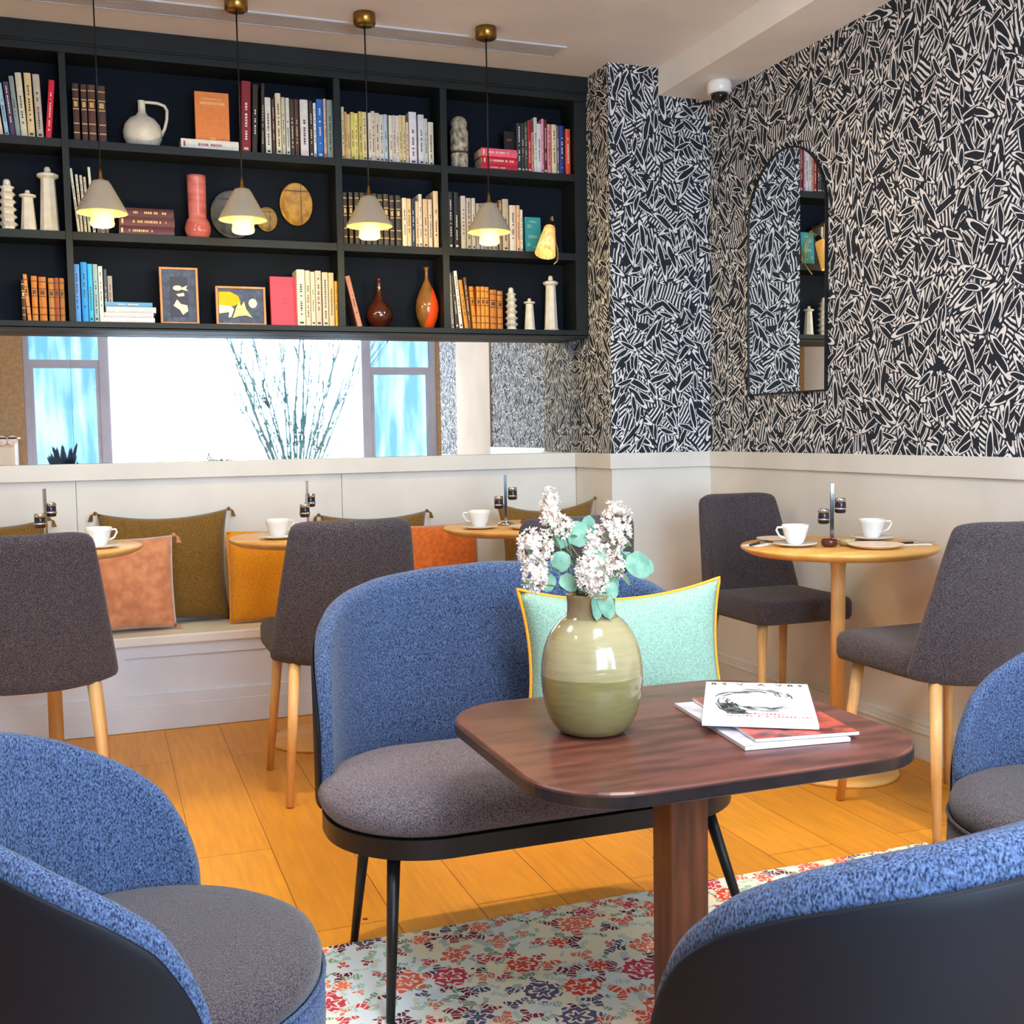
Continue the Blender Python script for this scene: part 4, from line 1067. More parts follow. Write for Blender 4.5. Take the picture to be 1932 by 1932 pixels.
plate(1.505, 3.87, TZ, 0.085, 'ead2b8', 'pale peach plate on the bench table behind the flowers')
ramekin(1.545, 4.02, TZ, '8a4a38', 'reddish pot beside the jam stand on the bench table behind the flowers')
cup(2.065, 3.005, 0.735, 2.9, 'white cup on the left of the right wall table')
cup(2.402, 3.06, 0.735, -0.5, 'white cup on the right of the right wall table')
plate(2.248, 2.845, 0.735, 0.085, 'f0d8c0', 'pale pink plate at the near side of the right wall table')
plate(2.10, 3.155, 0.735, 0.070, 'e8d0b8', 'pale plate at the far side of the right wall table')
ramekin(2.15, 2.945, 0.735, '5a2a20', 'dark red pot left of the jam stand, right wall table')
ramekin(2.215, 2.945, 0.735, 'b8a070', 'glass pot of honey beside the jam stand, right wall table')
cutlery(1.985, 3.09, 0.735, 0.5, 'at the left rim of the right wall table')
cutlery(2.405, 2.87, 0.735, -0.25, 'at the right rim of the right wall table')

# ------------------------------------------------------------------ cushions
def cushion(name, w, h, T, m, lab, loc, rx, rz, ry=0, pinch=0.10, trim=None, trim_r=0.004, tassel=None, n=22, corners=(0, 1, 2, 3), pz=None):
    t = thing(name, lab, 'cushion', loc, rz)
    t.rotation_euler = (rx, ry, rz)
    bm = bmesh.new()
    pz = pinch * 1.5 if pz is None else pz
    def edge(u, v):
        return (u * w / 2 * (1 - pinch * (1 - v * v)), v * h / 2 * (1 - (pz if v > 0 else pinch) * (1 - u * u)))
    G = {}
    for s in (1, -1):
        for i in range(n + 1):
            for j in range(n + 1):
                u, v = -1 + 2 * i / n, -1 + 2 * j / n
                if s == -1 and (i in (0, n) or j in (0, n)): G[s, i, j] = G[1, i, j]; continue
                x, z = edge(u, v)
                th = T / 2 * ((1 - u ** 2) * (1 - v ** 2)) ** 0.42
                wr = 0.004 * math.sin(9 * u + 4 * v * v) * (1 - u * u) * (1 - v * v)
                G[s, i, j] = bm.verts.new((x, -s * (th + wr * s), z))
        for i in range(n):
            for j in range(n):
                q = (G[s, i, j], G[s, i+1, j], G[s, i+1, j+1], G[s, i, j+1])
                bm.faces.new(q if s == 1 else tuple(reversed(q)))
    bmesh.ops.recalc_face_normals(bm, faces=bm.faces)
    from_bm('cover', bm, m, t, smooth=True)
    if trim:
        pts = []
        for k in range(40): pts.append(edge(-1 + 2 * k / 40, -1))
        for k in range(40): pts.append(edge(1, -1 + 2 * k / 40))
        for k in range(40): pts.append(edge(1 - 2 * k / 40, 1))
        for k in range(41): pts.append(edge(-1, 1 - 2 * k / 40))
        tube('piping', [(x, 0, z) for x, z in pts], trim_r, trim, t, n=6)
    if tassel:
        cs = [(-1, -1), (1, -1), (1, 1), (-1, 1)]
        for k in corners:
            sx, sz = cs[k]
            bm = bmesh.new(); random.seed(k)
            cx, cz = sx * w / 2, sz * h / 2
            bmesh.ops.create_icosphere(bm, subdivisions=1, radius=0.009, matrix=Matrix.Translation((cx + sx * 0.006, 0, cz)))
            for q in range(9):
                a = random.uniform(0, 2 * PI)
                tube_bm(bm, [(cx + sx * 0.008, 0, cz), (cx + sx * (0.02 + 0.004 * math.cos(a)), 0.006 * math.sin(a), cz - 0.008), (cx + sx * (0.024 + 0.008 * math.cos(a)), 0.010 * math.sin(a), cz - 0.032)], 0.0022, 4)
            from_bm('tassel', bm, tassel, t)
    return t
M_olive = mat('olive_linen', '8a6420', 0.9, noise='5e4412', scale=240, sheen=0.2, bump=0.4)
M_must = mat('mustard_cotton', 'f0a414', 0.85, noise='dc8c08', scale=200, sheen=0.2, bump=0.3)
M_peach = mat('peach_velvet', 'dc9468', 0.8, noise='c07850', scale=26, sheen=0.6)
M_rust = mat('rust_velvet', 'e0762c', 0.85, noise='c86018', scale=60, sheen=0.3)
M_mint = mat('mint_linen', '9cbeac', 0.9, noise='7ca290', scale=240, bump=0.4)
M_otrim = mat('orange_piping', 'f0a020', 0.7, scale=100)
SZ = 0.367
cushion('cushion', 0.50, 0.45, 0.10, M_olive, 'large olive cushion with corner tassels on the bench, between peach and mustard', (0.240, 4.668, SZ + 0.226), -0.09, 0.0, tassel=M_olive, pinch=0.09)
cushion('cushion', 0.36, 0.36, 0.12, M_peach, 'peach velvet cushion with little corner tassels on the bench', (0.085, 4.532, SZ + 0.185), -0.14, 0.05, tassel=M_peach, pinch=0.03)
cushion('cushion', 0.40, 0.36, 0.12, M_must, 'mustard yellow piped cushion on the bench behind the middle table', (0.672, 4.555, SZ + 0.185), -0.14, 0.0, trim=M_must, pinch=0.025)
cushion('cushion', 0.46, 0.42, 0.11, M_olive, 'olive cushion behind the rust cushion on the bench', (1.10, 4.665, SZ + 0.200), -0.10, 0.0, ry=0.0, tassel=M_olive, pinch=0.08)
cushion('cushion', 0.40, 0.38, 0.12, M_rust, 'rust orange velvet cushion on the bench behind the loveseat', (1.335, 4.565, SZ + 0.172), -0.14, 0.03, pinch=0.03)
cushion('cushion', 0.46, 0.45, 0.11, M_olive, 'olive cushion against the pillar side at the bench end', (1.825, 4.50, SZ + 0.222), -0.08, 0.0, tassel=M_olive, pinch=0.14, corners=(0, 1, 2))
cushion('cushion', 0.46, 0.44, 0.11, M_olive, 'olive cushion at the far left end of the bench', (-0.42, 4.655, SZ + 0.218), -0.10, 0.0, tassel=M_olive, pinch=0.08)

# ------------------------------------------------------------------ rug
rug = tag(box('rug', 0.15, 2.02, 0.45, 2.345, 0.001, 0.009, M_rug, bevel=0.002), 'cream rug with red flowers and green leaves under the loveseat', 'rug')
RZ = 0.0095

# ------------------------------------------------------------------ loveseat
def stadium(x0, x1, y0, y1, r, n=28): return rrect(x1 - x0, y1 - y0, r, n, (x0 + x1) / 2, (y0 + y1) / 2)
so = thing('loveseat', 'blue velvet loveseat with grey seat facing the camera, mint cushion on it', 'sofa', (0, 0, 0), 0, 'blue loveseats')
sx0, sx1, sy0, sy1 = 0.398, 1.288, 1.968, 2.400
layered('seat_cushion', stadium(sx0, sx1, sy0, sy1, 0.205), [(0.03, 0.352), (0.006, 0.356), (-0.004, 0.368), (-0.008, 0.385), (-0.002, 0.402), (0.014, 0.417), (0.045, 0.430), (0.09, 0.437), (0.15, 0.440)], M_grey, so)
layered('seat_frame', stadium(sx0, sx1, sy0, sy1, 0.205), [(0.004, 0.312), (0.0, 0.314), (0.0, 0.352), (0.004, 0.3525)], M_black, so, smooth=False)
cxs, cys = (sx0 + sx1) / 2, 2.184
def interp(x, T):
    if x <= T[0][0]: return T[0][1]
    for (a, b), (c, d) in zip(T, T[1:]):
        if x <= c:
            k = (x - a) / (c - a); return b + (d - b) * k
    return T[-1][1]
def sofa_path(s):
    """s in 0..1 along left side -> back -> right side; returns point and distance along the path"""
    r = 0.215; x0, x1, yb = sx0 + 0.018, sx1 - 0.002, sy1 + 0.045
    y0 = 2.25
    segs = [(yb - r) - y0, PI * r / 2, (x1 - r) - (x0 + r), PI * r / 2, (yb - r) - y0]
    segs[0] = segs[4] = max(segs[0], 0.0)
    Lt = sum(segs); d = s * Lt
    a = d
    if d < segs[0]: return x0, y0 + d, a, Lt
    d -= segs[0]
    if d < segs[1]: t_ = d / r; return x0 + r - r * math.cos(t_), yb - r + r * math.sin(t_), a, Lt
    d -= segs[1]
    if d < segs[2]: return x0 + r + d, yb, a, Lt
    d -= segs[2]
    if d < segs[3]: t_ = d / r; return x1 - r + r * math.sin(t_), yb - r + r * math.cos(t_), a, Lt
    d -= segs[3]
    return x1, yb - r - d, a, Lt
SOFA_TOP = [(0, 0.53), (0.012, 0.585), (0.03, 0.635), (0.06, 0.680), (0.10, 0.718), (0.15, 0.748), (0.21, 0.771), (0.29, 0.790), (0.40, 0.804), (0.55, 0.812), (0.8, 0.815)]
def sofa_P(off):
    def P(u, v):
        # more points near both ends
        s_ = 2 * u - 1
        u = 0.5 + 0.5 * (1 if s_ > 0 else -1) * (1 - (1 - abs(s_)) ** 1.35)
        x, y, a, Lt = sofa_path(u)
        top = interp(min(a, Lt - a), SOFA_TOP)
        bot = 0.352
        z = bot + (top - bot) * v
        dx, dy = x - cxs, y - cys
        return (cxs + dx, cys + dy * (1 + 0.10 * max(0, z - 0.45) / 0.4), z)
    return P
sheet('backrest', sofa_P(0), 56, 12, lambda u, v: 0.024 + 0.018 * min(1, min(u, 1 - u) / 0.12), M_blue, so, sub=1)
def sofa_shell(u, v):
    f = sofa_P(0); e = 1e-3
    p = Vector(f(u, v)); a_ = Vector(f(max(u - e, 0), v)); b_ = Vector(f(min(u + e, 1), v))
    d = b_ - a_; n_ = Vector((-d.y, d.x, 0)).normalized()
    top = f(u, 1.0)[2]
    z = 0.350 + (top - 0.028 - 0.350) * v
    return (p.x + n_.x * (0.0155 + 0.0095 * min(1, min(u, 1 - u) / 0.12)), p.y + n_.y * (0.0155 + 0.0095 * min(1, min(u, 1 - u) / 0.12)), z)
sheet('outer_shell', sofa_shell, 56, 12, 0.006, M_shell, so, sub=1)
for (xt, yt, xb, yb) in ((0.503, 2.045, 0.474, 1.985), (0.512, 2.300, 0.486, 2.358), (1.185, 2.045, 1.262, 1.985), (1.200, 2.300, 1.238, 2.358)):
    z0 = RZ if yb < 2.345 else 0.0015
    tube('leg', [(xt, yt, 0.313), (xb, yb, z0 + 0.001)], [0.0135, 0.0085], M_black, so, n=12)
so2 = dup(so, None, (1.762, 3.142, 0), PI, 'blue velvet loveseat seen from behind with a black back, lower right corner')
cushion('cushion', 0.48, 0.33, 0.13, M_mint, 'mint green cushion with orange piping leaning on the loveseat back', (1.098, 2.255, 0.602), -0.13, -0.13, ry=-0.01, pinch=0.09, pz=0.22, trim=M_otrim, trim_r=0.0042)

# ------------------------------------------------------------------ tub armchairs
def armchair(loc, rz, lab, seat_m, side_m, zmax=0.76, ang=112):
    """faces local +x"""
    t = thing('tub_armchair', lab, 'armchair', loc, rz, 'blue tub armchairs')
    R = 0.242
    lathe('seat_cushion', [(R - 0.02, 0.378), (R - 0.003, 0.384), (R - 0.001, 0.402), (R - 0.007, 0.417), (R - 0.025, 0.427), (R - 0.06, 0.432), (0.12, 0.436), (0.002, 0.438)], seat_m, t, n=56)
    lathe('seat_band', [(R - 0.02, 0.275), (R, 0.28), (R + 0.002, 0.32), (R + 0.001, 0.377), (R - 0.01, 0.3775)], side_m, t, n=56)
    pts = [((R + 0.001) * math.cos(2*PI*k/56), (R + 0.001) * math.sin(2*PI*k/56), 0.381) for k in range(57)]
    tube('piping', pts, 0.0032, side_m, t, n=6)
    A = math.radians(ang)
    ZT = [(0, 0.759), (18, 0.735), (35, 0.710), (50, 0.689), (65, 0.663), (78, 0.630), (88, 0.601), (97, 0.566), (101, 0.535), (105, 0.500), (107.5, 0.465), (109, 0.425)]
    def P(rad, z0, dz, ang_k=1.0):
        def f(u, v):
            s_ = 2 * u - 1
            th = (1 if s_ > 0 else -1) * (1 - (1 - abs(s_)) ** 1.3) * A * ang_k
            zt = interp(abs(math.degrees(th)) / ang_k, ZT) + dz + zmax
            zt = max(zt, z0 + 0.03)
            z = z0 + (zt - z0) * v
            r = rad + 0.012 * max(0, z - 0.42) / 0.34
            return (-r * math.cos(th), r * math.sin(th), z)
        return f
    sheet('inner_back', P(R + 0.018, 0.30, 0.0), 56, 10, lambda u, v: 0.028, M_blue, t, sub=1)
    sheet('outer_shell', P(R + 0.0375, 0.27, -0.020, 0.985), 56, 10, 0.005, M_shell, t, sub=1)
    for a in (45, 135, 225, 315):
        c_, s_ = math.cos(math.radians(a)), math.sin(math.radians(a))
        tube('leg', [(0.17 * c_, 0.17 * s_, 0.274), (0.215 * c_, 0.215 * s_, RZ + 0.001)], [0.014, 0.009], M_black, t, n=10)
    return t
armchair((0.027, 1.540, 0), -0.053, 'blue tub armchair with charcoal seat at the lower left', M_dgrey, M_blue, 0.0, 109)
armchair((1.673, 1.512, 0), 3.124, 'blue tub armchair with a brown seat at the right edge', M_char, M_char, 0.0, 109)

# ------------------------------------------------------------------ dark table
t = thing('side_table', 'dark brown wooden table with rounded corners on one square post', 'table', (0.913, 1.690, 0))
tb = rrect(0.672, 0.590, 0.135, 12)
bm = bmesh.new(); layered_bm(bm, tb, [(0.006, 0.574), (0.0, 0.578), (0.0, 0.597), (0.003, 0.600)])
from_bm('tabletop', bm, M_walnut, t, smooth=False)
bm = bmesh.new(); layered_bm(bm, tb, [(0.0, 0.5770), (-0.0012, 0.5775), (-0.0012, 0.5945), (0.0, 0.5950)])
from_bm('edge_band', bm, mat('dark_edge', '2c2426', 0.35, scale=30, noise='1e1a1c'), t, smooth=False)
boxes('post', [(-0.022, 0.050, -0.035, 0.035, RZ + 0.012, 0.574)], M_walnut_leg, t, bevel=0.003)
boxes('foot', [(-0.034, 0.062, -0.047, 0.047, RZ + 0.0005, RZ + 0.0115)], M_black, t, bevel=0.003)

# ------------------------------------------------------------------ vase with flowers
def vase_mat():
    m = bpy.data.materials.new('olive_stoneware'); m.use_nodes = True; B = NB(m.node_tree); bs = m.node_tree.nodes['Principled BSDF']
    oc = B.n('ShaderNodeTexCoord').outputs['Object']; s = B.n('ShaderNodeSeparateXYZ'); B.l(oc, s.inputs[0])
    mp = B.n('ShaderNodeMapping'); mp.inputs['Scale'].default_value = (1, 1, 9); B.l(oc, mp.inputs['Vector'])
    n = B.n('ShaderNodeTexNoise'); n.inputs['Scale'].default_value = 14; n.inputs['Detail'].default_value = 4; B.l(mp.outputs[0], n.inputs['Vector'])
    lo = B.mix(n.outputs['Fac'], col('726a42'), col('908658')); hi = B.mix(n.outputs['Fac'], col('90845e'), col('aca078'))
    k = B.math('GREATER_THAN', B.math('ADD', s.outputs[2], B.math('MULTIPLY', n.outputs['Fac'], 0.006)), 0.105)
    c = B.mix(k, lo, hi)
    kn = B.math('GREATER_THAN', s.outputs[2], 0.197)
    c = B.mix(kn, c, col('8a7454'))
    B.l(c, bs.inputs['Base Color']); bs.inputs['Roughness'].default_value = 0.14; bs.inputs['Coat Weight'].default_value = 0.4
    bp = B.n('ShaderNodeBump'); bp.inputs['Strength'].default_value = 0.25; bp.inputs['Distance'].default_value = 0.002
    B.l(n.outputs['Fac'], bp.inputs['Height']); B.l(bp.outputs[0], bs.inputs['Normal'])
    return m
va = lathe('vase', [(0.050, 0.0), (0.058, 0.003), (0.072, 0.020), (0.082, 0.048), (0.087, 0.085), (0.087, 0.115), (0.081, 0.148), (0.069, 0.175), (0.053, 0.192), (0.043, 0.199), (0.0405, 0.205), (0.0405, 0.226), (0.043, 0.234), (0.041, 0.238), (0.036, 0.236), (0.035, 0.20), (0.05, 0.18), (0.07, 0.14), (0.07, 0.05), (0.04, 0.015), (0.002, 0.012)], vase_mat(), n=64, sub=1)
VX, VY = 0.7735, 1.716
va.location = (VX, VY, 0.6005)
tag(va, 'round olive green glazed stoneware vase on the dark brown table', 'vase')
random.seed(11)
def blossom_bm(bm, c, R, n):
    c = Vector(c)
    for i in range(n):
        d = Vector((random.gauss(0, 1), random.gauss(0, 1), random.gauss(0, 1))).normalized()
        p = c + Vector((d.x * R[0], d.y * R[1], d.z * R[2])) * random.uniform(0.55, 1.0)
        q_ = Vector((0, 0, 1)).rotation_difference(d).to_matrix().to_4x4()
        k = random.uniform(0.8, 1.25); pr = []
        # a small five petal cup
        ctr = bm.verts.new(p)
        ring = []
        ph = random.uniform(0, 2)
        for j in range(10):
            a = 2 * PI * j / 10 + ph; r = (0.0056 if j % 2 == 0 else 0.0036) * k
            ring.append(bm.verts.new(p + (q_ @ Vector((r * math.cos(a), r * math.sin(a), 0.0042 * k if j % 2 == 0 else 0.0016)))))
        for j in range(10): bm.faces.new((ctr, ring[j], ring[(j + 1) % 10]))
def leaf_bm(bm, base, tip, wid, nrm=(0, -1, 0.4), curl=0.0, roundness=0.5):
    base, tip = Vector(base), Vector(tip); ax = tip - base; sd = ax.cross(Vector(nrm)).normalized(); up = sd.cross(ax).normalized()
    n = 7; L_, R_, Mi = [], [], []
    for k in range(n + 1):
        s = k / n; w = wid * (math.sin(PI * min(1, s ** 0.8 * 1.0)) ** roundness if 0 < s < 1 else 0.02)
        c = base + ax * s + up * (curl * math.sin(PI * s))
        L_.append(bm.verts.new(c + sd * w + up * 0.12 * w)); R_.append(bm.verts.new(c - sd * w + up * 0.12 * w)); Mi.append(bm.verts.new(c))
    for k in range(n):
        bm.faces.new((L_[k], Mi[k], Mi[k+1], L_[k+1])); bm.faces.new((Mi[k], R_[k], R_[k+1], Mi[k+1]))
def stem_curve(end, k):
    b = Vector((VX + 0.018 * math.cos(k), VY + 0.018 * math.sin(k), 0.640)); m1 = Vector((VX + 0.020 * math.cos(k * 1.7) , VY + 0.015 * math.sin(k * 1.7), 0.825)); e = Vector(end)
    m1 = m1 + (e - m1) * 0.08
    return [b, b.lerp(m1, 0.5), m1, m1.lerp(e, 0.35) + Vector((0, 0, 0.006)), m1.lerp(e, 0.7) + Vector((0, 0, 0.006)), e]
FL = [((0.672, 1.712, 0.918), (0.024, 0.022, 0.028), 95, 'large pale pink flower head at the left of the bouquet'),
      ((0.664, 1.692, 0.878), (0.018, 0.016, 0.024), 60, 'white flower head hanging lowest at the bouquet left'),
      ((0.704, 1.722, 0.975), (0.012, 0.012, 0.036), 50, 'slender white flower spray rising highest on the left'),
      ((0.756, 1.668, 0.878), (0.025, 0.022, 0.031), 100, 'round cream pink flower head at the bouquet centre'),
      ((0.800, 1.728, 0.915), (0.030, 0.022, 0.030), 100, 'wide white flower head right of centre'),
      ((0.833, 1.738, 0.948), (0.022, 0.018, 0.036), 75, 'tall cream flower head at the upper right'),
      ((0.812, 1.700, 0.885), (0.012, 0.012, 0.018), 34, 'small white flower cluster among the right leaves'),
      ((0.728, 1.735, 0.950), (0.017, 0.014, 0.016), 36, 'small peach pink flower cluster near the bouquet top')]
for k, (c, R, n, lab) in enumerate(FL):
    t = thing('flower_stem', lab, 'flower', (0, 0, 0), 0, 'flowering stems in the olive vase')
    tube('stem', stem_curve(Vector(c) - Vector((0, 0, R[2] * 0.7)), k * 0.8), 0.0016, M_green, t, n=6)
    bm = bmesh.new(); blossom_bm(bm, c, [v * 1.25 for v in R], int(n * 2.0))
    from_bm('blossom', bm, M_petal, t)
    bm = bmesh.new()
    cc = Vector(c)
    for q in range(7):
        p = cc + Vector((random.uniform(-1, 1) * R[0], random.uniform(-1, 1) * R[1], -R[2] * random.uniform(0.1, 1)))
        e = p + Vector((random.uniform(-0.018, 0.018), random.uniform(-0.01, 0.01), random.uniform(-0.02, 0.012)))
        leaf_bm(bm, p, e, 0.003)
    from_bm('small_leaf', bm, M_green, t)
EU = [([((0.838, 1.710, 0.897), (0.868, 1.700, 0.868), 0.017), ((0.830, 1.716, 0.905), (0.838, 1.72, 0.872), 0.015), ((0.852, 1.715, 0.885), (0.890, 1.722, 0.872), 0.012)], 'eucalyptus sprig with the big round leaves at the right'),
      ([((0.742, 1.735, 0.922), (0.768, 1.735, 0.948), 0.017), ((0.735, 1.73, 0.915), (0.722, 1.735, 0.940), 0.012), ((0.775, 1.74, 0.925), (0.784, 1.745, 0.960), 0.011)], 'eucalyptus sprig standing at the top centre'),
      ([((0.770, 1.715, 0.885), (0.792, 1.712, 0.905), 0.016), ((0.768, 1.71, 0.880), (0.785, 1.70, 0.855), 0.015), ((0.795, 1.706, 0.87), (0.806, 1.70, 0.842), 0.013)], 'eucalyptus sprig in the middle behind the round flower'),
      ([((0.776, 1.682, 0.842), (0.784, 1.668, 0.806), 0.011), ((0.768, 1.682, 0.845), (0.762, 1.668, 0.806), 0.008), ((0.790, 1.690, 0.86), (0.80, 1.682, 0.835), 0.009)], 'eucalyptus sprig drooping over the vase neck'),
      ([((0.705, 1.72, 0.885), (0.73, 1.715, 0.90), 0.013), ((0.70, 1.72, 0.875), (0.69, 1.71, 0.85), 0.010), ((0.715, 1.71, 0.87), (0.735, 1.70, 0.85), 0.011)], 'eucalyptus sprig in shade on the left')]
for k, (lv, lab) in enumerate(EU):
    t = thing('eucalyptus_stem', lab, 'foliage', (0, 0, 0), 0, 'eucalyptus sprigs in the olive vase')
    tube('stem', stem_curve(lv[0][0], 2.1 + k), 0.0015, M_green, t, n=6)
    bm = bmesh.new()
    for (a, b, w) in lv:
        leaf_bm(bm, a, Vector(a).lerp(Vector(b), 1.2), w * 1.35, roundness=0.45, curl=0.002)
        tube_bm(bm, [Vector(lv[0][0]), Vector(a)] if a != lv[0][0] else [Vector(a) - Vector((0, 0, 0.004)), Vector(a)], 0.001, 4)
    from_bm('leaf', bm, M_euc, t, smooth=True)
for k in range(4):
    e = (VX - 0.055 + 0.006 * k, VY + 0.004 * k, 0.895 + 0.012 * k)
    o = tube('grass_stem', stem_curve(e, 3.0 + 0.7 * k), 0.0011, M_green, None, n=5)
    tag(o, ['lowest', 'second lowest', 'second highest', 'highest'][k] + ' thin bare green stem at the left of the vase', 'stem', 'bare thin stems in the olive vase')

# ------------------------------------------------------------------ magazines
def magazine(cx, cy, z, w, h, th, rz, m, lab, wav=0.0):
    t = thing('magazine', lab, 'magazine', (cx, cy, z), rz, 'magazines on the dark table')
    n = 12; bm = bmesh.new(); top = []; bot = []
    for i in range(n + 1):
        tr, brw = [], []
        for j in range(n + 1):
            x, y = -w/2 + w * i / n, -h/2 + h * j / n
            dz = wav * (0.5 + 0.5 * math.sin(14 * i / n + 3 * j / n)) * (1 - j / n)
            tr.append(bm.verts.new((x, y, th + dz))); brw.append(bm.verts.new((x, y, 0.0004 + dz * 0.8)))
        top.append(tr); bot.append(brw)
    for i in range(n):
        for j in range(n):
            f = bm.faces.new((top[i][j], top[i+1][j], top[i+1][j+1], top[i][j+1])); f.material_index = 0
            bm.faces.new((bot[i][j], bot[i][j+1], bot[i+1][j+1], bot[i+1][j])).material_index = 0
    for i in range(n):
        bm.faces.new((top[i][0], bot[i][0], bot[i+1][0], top[i+1][0])).material_index = 1
        bm.faces.new((top[i][n], top[i+1][n], bot[i+1][n], bot[i][n])).material_index = 1
        bm.faces.new((top[0][i], top[0][i+1], bot[0][i+1], bot[0][i])).material_index = 1
        bm.faces.new((top[n][i], bot[n][i], bot[n][i+1], top[n][i+1])).material_index = 1
    from_bm('pages', bm, [m, M_paper_w2], t)
    return t
M_paper_w2 = mat('magazine_edge', 'e4e6ee', 0.7, scale=200, noise='cdd2de', stretch=(1, 1, 6))
M_covw = mat('white_cover', 'f4f3f4', 0.3, scale=20)
M_covr = mat('red_photo_cover', 'b8503c', 0.3, noise='5a2c26', scale=30, contrast=(0.4, 0.6))
M_covp = mat('pale_photo_cover', 'dcd8da', 0.3, noise='a8a4b0', scale=24)
magazine(1.055, 1.648, 0.6005, 0.185, 0.300, 0.0065, -0.12, M_covp, 'pale magazine at the bottom of the pile, corner pointing to the camera')
magazine(1.085, 1.652, 0.6075, 0.180, 0.290, 0.0055, -0.16, M_covr, 'reddish photo magazine in the middle of the pile', wav=0.0)
ma = magazine(1.092, 1.702, 0.6145, 0.190, 0.300, 0.008, -0.55, M_covw, 'white magazine with a black bird drawing, top of the pile', wav=0.0)
mk1 = mat('black_print', '1e1e20', 0.5, scale=30); mk2 = mat('red_print', 'd04a58', 0.5, scale=30); mk3 = mat('grey_print', '5a6468', 0.5, scale=60, noise='1e2224', contrast=(0.45, 0.55))
zt = 0.0083
# masthead letters spread along the top, drawing, and small red print
for s, x, a in (('B', -0.080, 0), ('S', -0.060, 0), ('V', -0.030, 0.2), ('A', 0.008, 0), ('V', 0.042, 0.2), ('B', 0.062, 0), ('S', 0.080, 0)):
    text('letter', s, 0.022, mk1, ma, Matrix.Translation((x, 0.132, zt)) @ Matrix.Rotation(a, 4, 'Z'))
random.seed(3); bm = bmesh.new()
def strip(bm, pts, w, z):
    prev = None
    for i, p in enumerate(pts):
        p = Vector((p[0], p[1], z)); q_ = Vector((*pts[min(i + 1, len(pts) - 1)], z)) - Vector((*pts[max(i - 1, 0)], z)); q_.normalize()
        s = Vector((-q_.y, q_.x, 0)) * w * (0.4 + 0.6 * math.sin(PI * (i + 0.5) / len(pts)))
        a, b = bm.verts.new(p + s), bm.verts.new(p - s)
        if prev: bm.faces.new((prev[0], prev[1], b, a))
        prev = (a, b)
for k in range(90):     # feathered body: strokes following an open ring
    a0 = random.uniform(0.15, 5.6); r0 = random.uniform(0.62, 1.0); l = random.uniform(0.15, 0.5)
    pts = [(-0.005 + 0.068 * (r0 + 0.1 * s) * math.cos(a0 + l * s), 0.012 + 0.082 * (r0 + 0.1 * s) * math.sin(a0 + l * s)) for s in (0, 0.33, 0.66, 1)]
    strip(bm, pts, random.uniform(0.0006, 0.0018), zt + 0.0001 + 0.000005 * k)
for k in range(26):
    x = random.uniform(-0.075, -0.04); pts = [(x, -0.02), (x + 0.008, -0.06), (x + 0.025, -0.095)]
    strip(bm, pts, 0.0012, zt + 0.0006 + 0.000005 * k)
from_bm('bird_drawing', bm, mk3, ma)
bm = bmesh.new()          # two rows of tiny red print, too small to read
for y, n_ in ((-0.088, 16), (-0.104, 22)):
    for k in range(n_):
        if random.random() < 0.15: continue
        x = -0.055 + 0.0066 * k
        bx(bm, x, x + 0.0042, y - 0.0045, y - 0.0030 + random.uniform(0, 0.006), zt, zt + 0.0003)
from_bm('small_print', bm, mk2, ma)

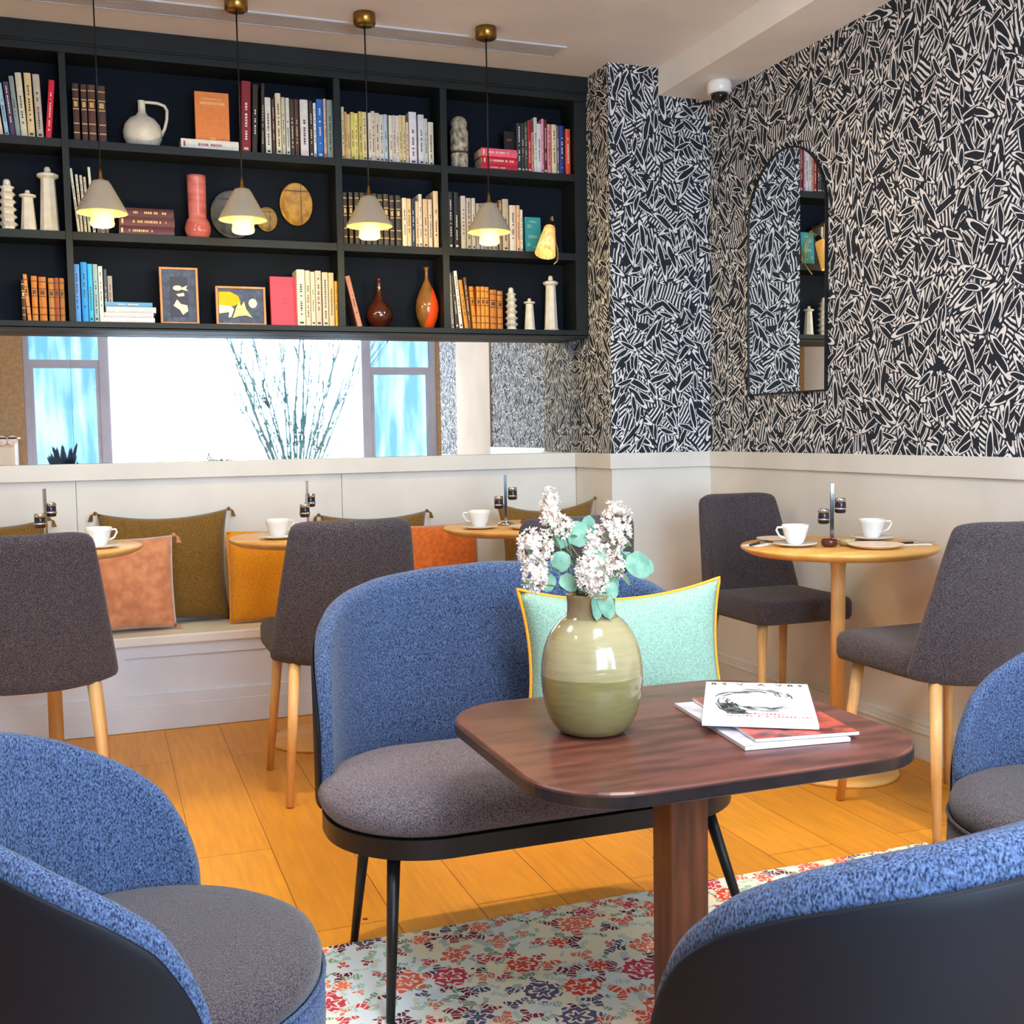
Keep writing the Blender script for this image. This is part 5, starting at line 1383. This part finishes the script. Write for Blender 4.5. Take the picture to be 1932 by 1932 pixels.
# ------------------------------------------------------------------ what the mirror shows outside and at the window wall
random.seed(21)
def shrub(x, y, z0, h, spread, n, c, lab, name='bare_shrub', r0=0.0125):
    t = thing(name, lab, 'shrub', (x, y, 0))
    m = mat('bark_' + c, c, 0.9, scale=40)
    bm = bmesh.new()
    def br(p, d, L, r, lev):
        pts = [p]; 
        for k in range(4):
            d = (d + Vector((random.uniform(-.1, .1), random.uniform(-.08, .08), 0.05))).normalized(); pts.append(pts[-1] + d * L / 4)
        tube_bm(bm, pts, [r * (1 - 0.16 * i) for i in range(5)], 4)
        if lev > 0:
            for k in range(6):
                i = random.randint(0, 4)
                br(pts[i], (d + Vector((random.uniform(-.55, .55), random.uniform(-.4, .4), 0.25))).normalized(), L * 0.5, r * 0.5, lev - 1)
    for k in range(n):
        a = -1 + 2 * (k + 0.5) / n
        br(Vector((a * 0.10, random.uniform(-.08, .08), z0)), Vector((a * spread, random.uniform(-.3, .3), 1)).normalized(), h, r0, 2)
    from_bm('branches', bm, m, t)
    return t
s1 = shrub(1.85, -1.75, 0.55, 1.75, 0.52, 20, '46605c', 'tall bare-branched shrub outside, reflected in the middle mirror pane')
lathe('planter', [(0.20, -0.019), (0.24, 0.02), (0.30, 0.54), (0.30, 0.56), (0.27, 0.56), (0.26, 0.50), (0.002, 0.50)], mat('slate_planter', '5a6064', 0.8, scale=10), s1, n=24)
s2 = thing('leafy_plant', 'small blue-green leafy plant outside, reflected in the left mirror pane', 'plant', (-0.28, -1.45, 0))
bm = bmesh.new()
for k in range(60):
    b_ = Vector((random.uniform(-.06, .06), random.uniform(-.05, .05), 0.66)); a = random.uniform(0, 2 * PI)
    e = b_ + Vector((0.17 * math.cos(a) * random.random(), 0.12 * math.sin(a), random.uniform(0.12, 0.42)))
    leaf_bm(bm, b_.lerp(e, 0.6), e, 0.014, nrm=(0, 1, 0.3)); tube_bm(bm, [b_, e], 0.003, 4)
from_bm('leaves', bm, mat('blue_green_leaf', '3a8ca8', 0.6, scale=20, noise='2a6a7c'), s2)
lathe('planter', [(0.12, -0.019), (0.15, 0.02), (0.18, 0.62), (0.16, 0.66), (0.14, 0.64), (0.002, 0.63)], mat('pale_planter', 'c4ccd4', 0.8, scale=10), s2, n=24)
t = thing('sideboard', 'white sideboard with a scalloped cloth, reflected at the far left of the mirror', 'sideboard', (-1.05, WINY + 0.22, 0))
box('cabinet_body', -0.42, 0.42, -0.18, 0.20, 0.001, 1.12, mat('white_lacquer', 'e8e6e4', 0.5, scale=5), t, bevel=0.01)
bm = bmesh.new()
bx(bm, -0.44, 0.44, -0.20, 0.22, 1.121, 1.135)
for k in range(11): 
    lathe_bm(bm, [(0.04, 0), (0.04, 0.008)], 12, M=Matrix.Translation((-0.40 + 0.08 * k, 0.212, 1.11)) @ Matrix.Rotation(-PI/2, 4, 'X'))
from_bm('cloth', bm, mat('lace_cloth', 'f4f2f4', 0.9, noise='b8b4c4', scale=50, contrast=(0.3, 0.5)), t)
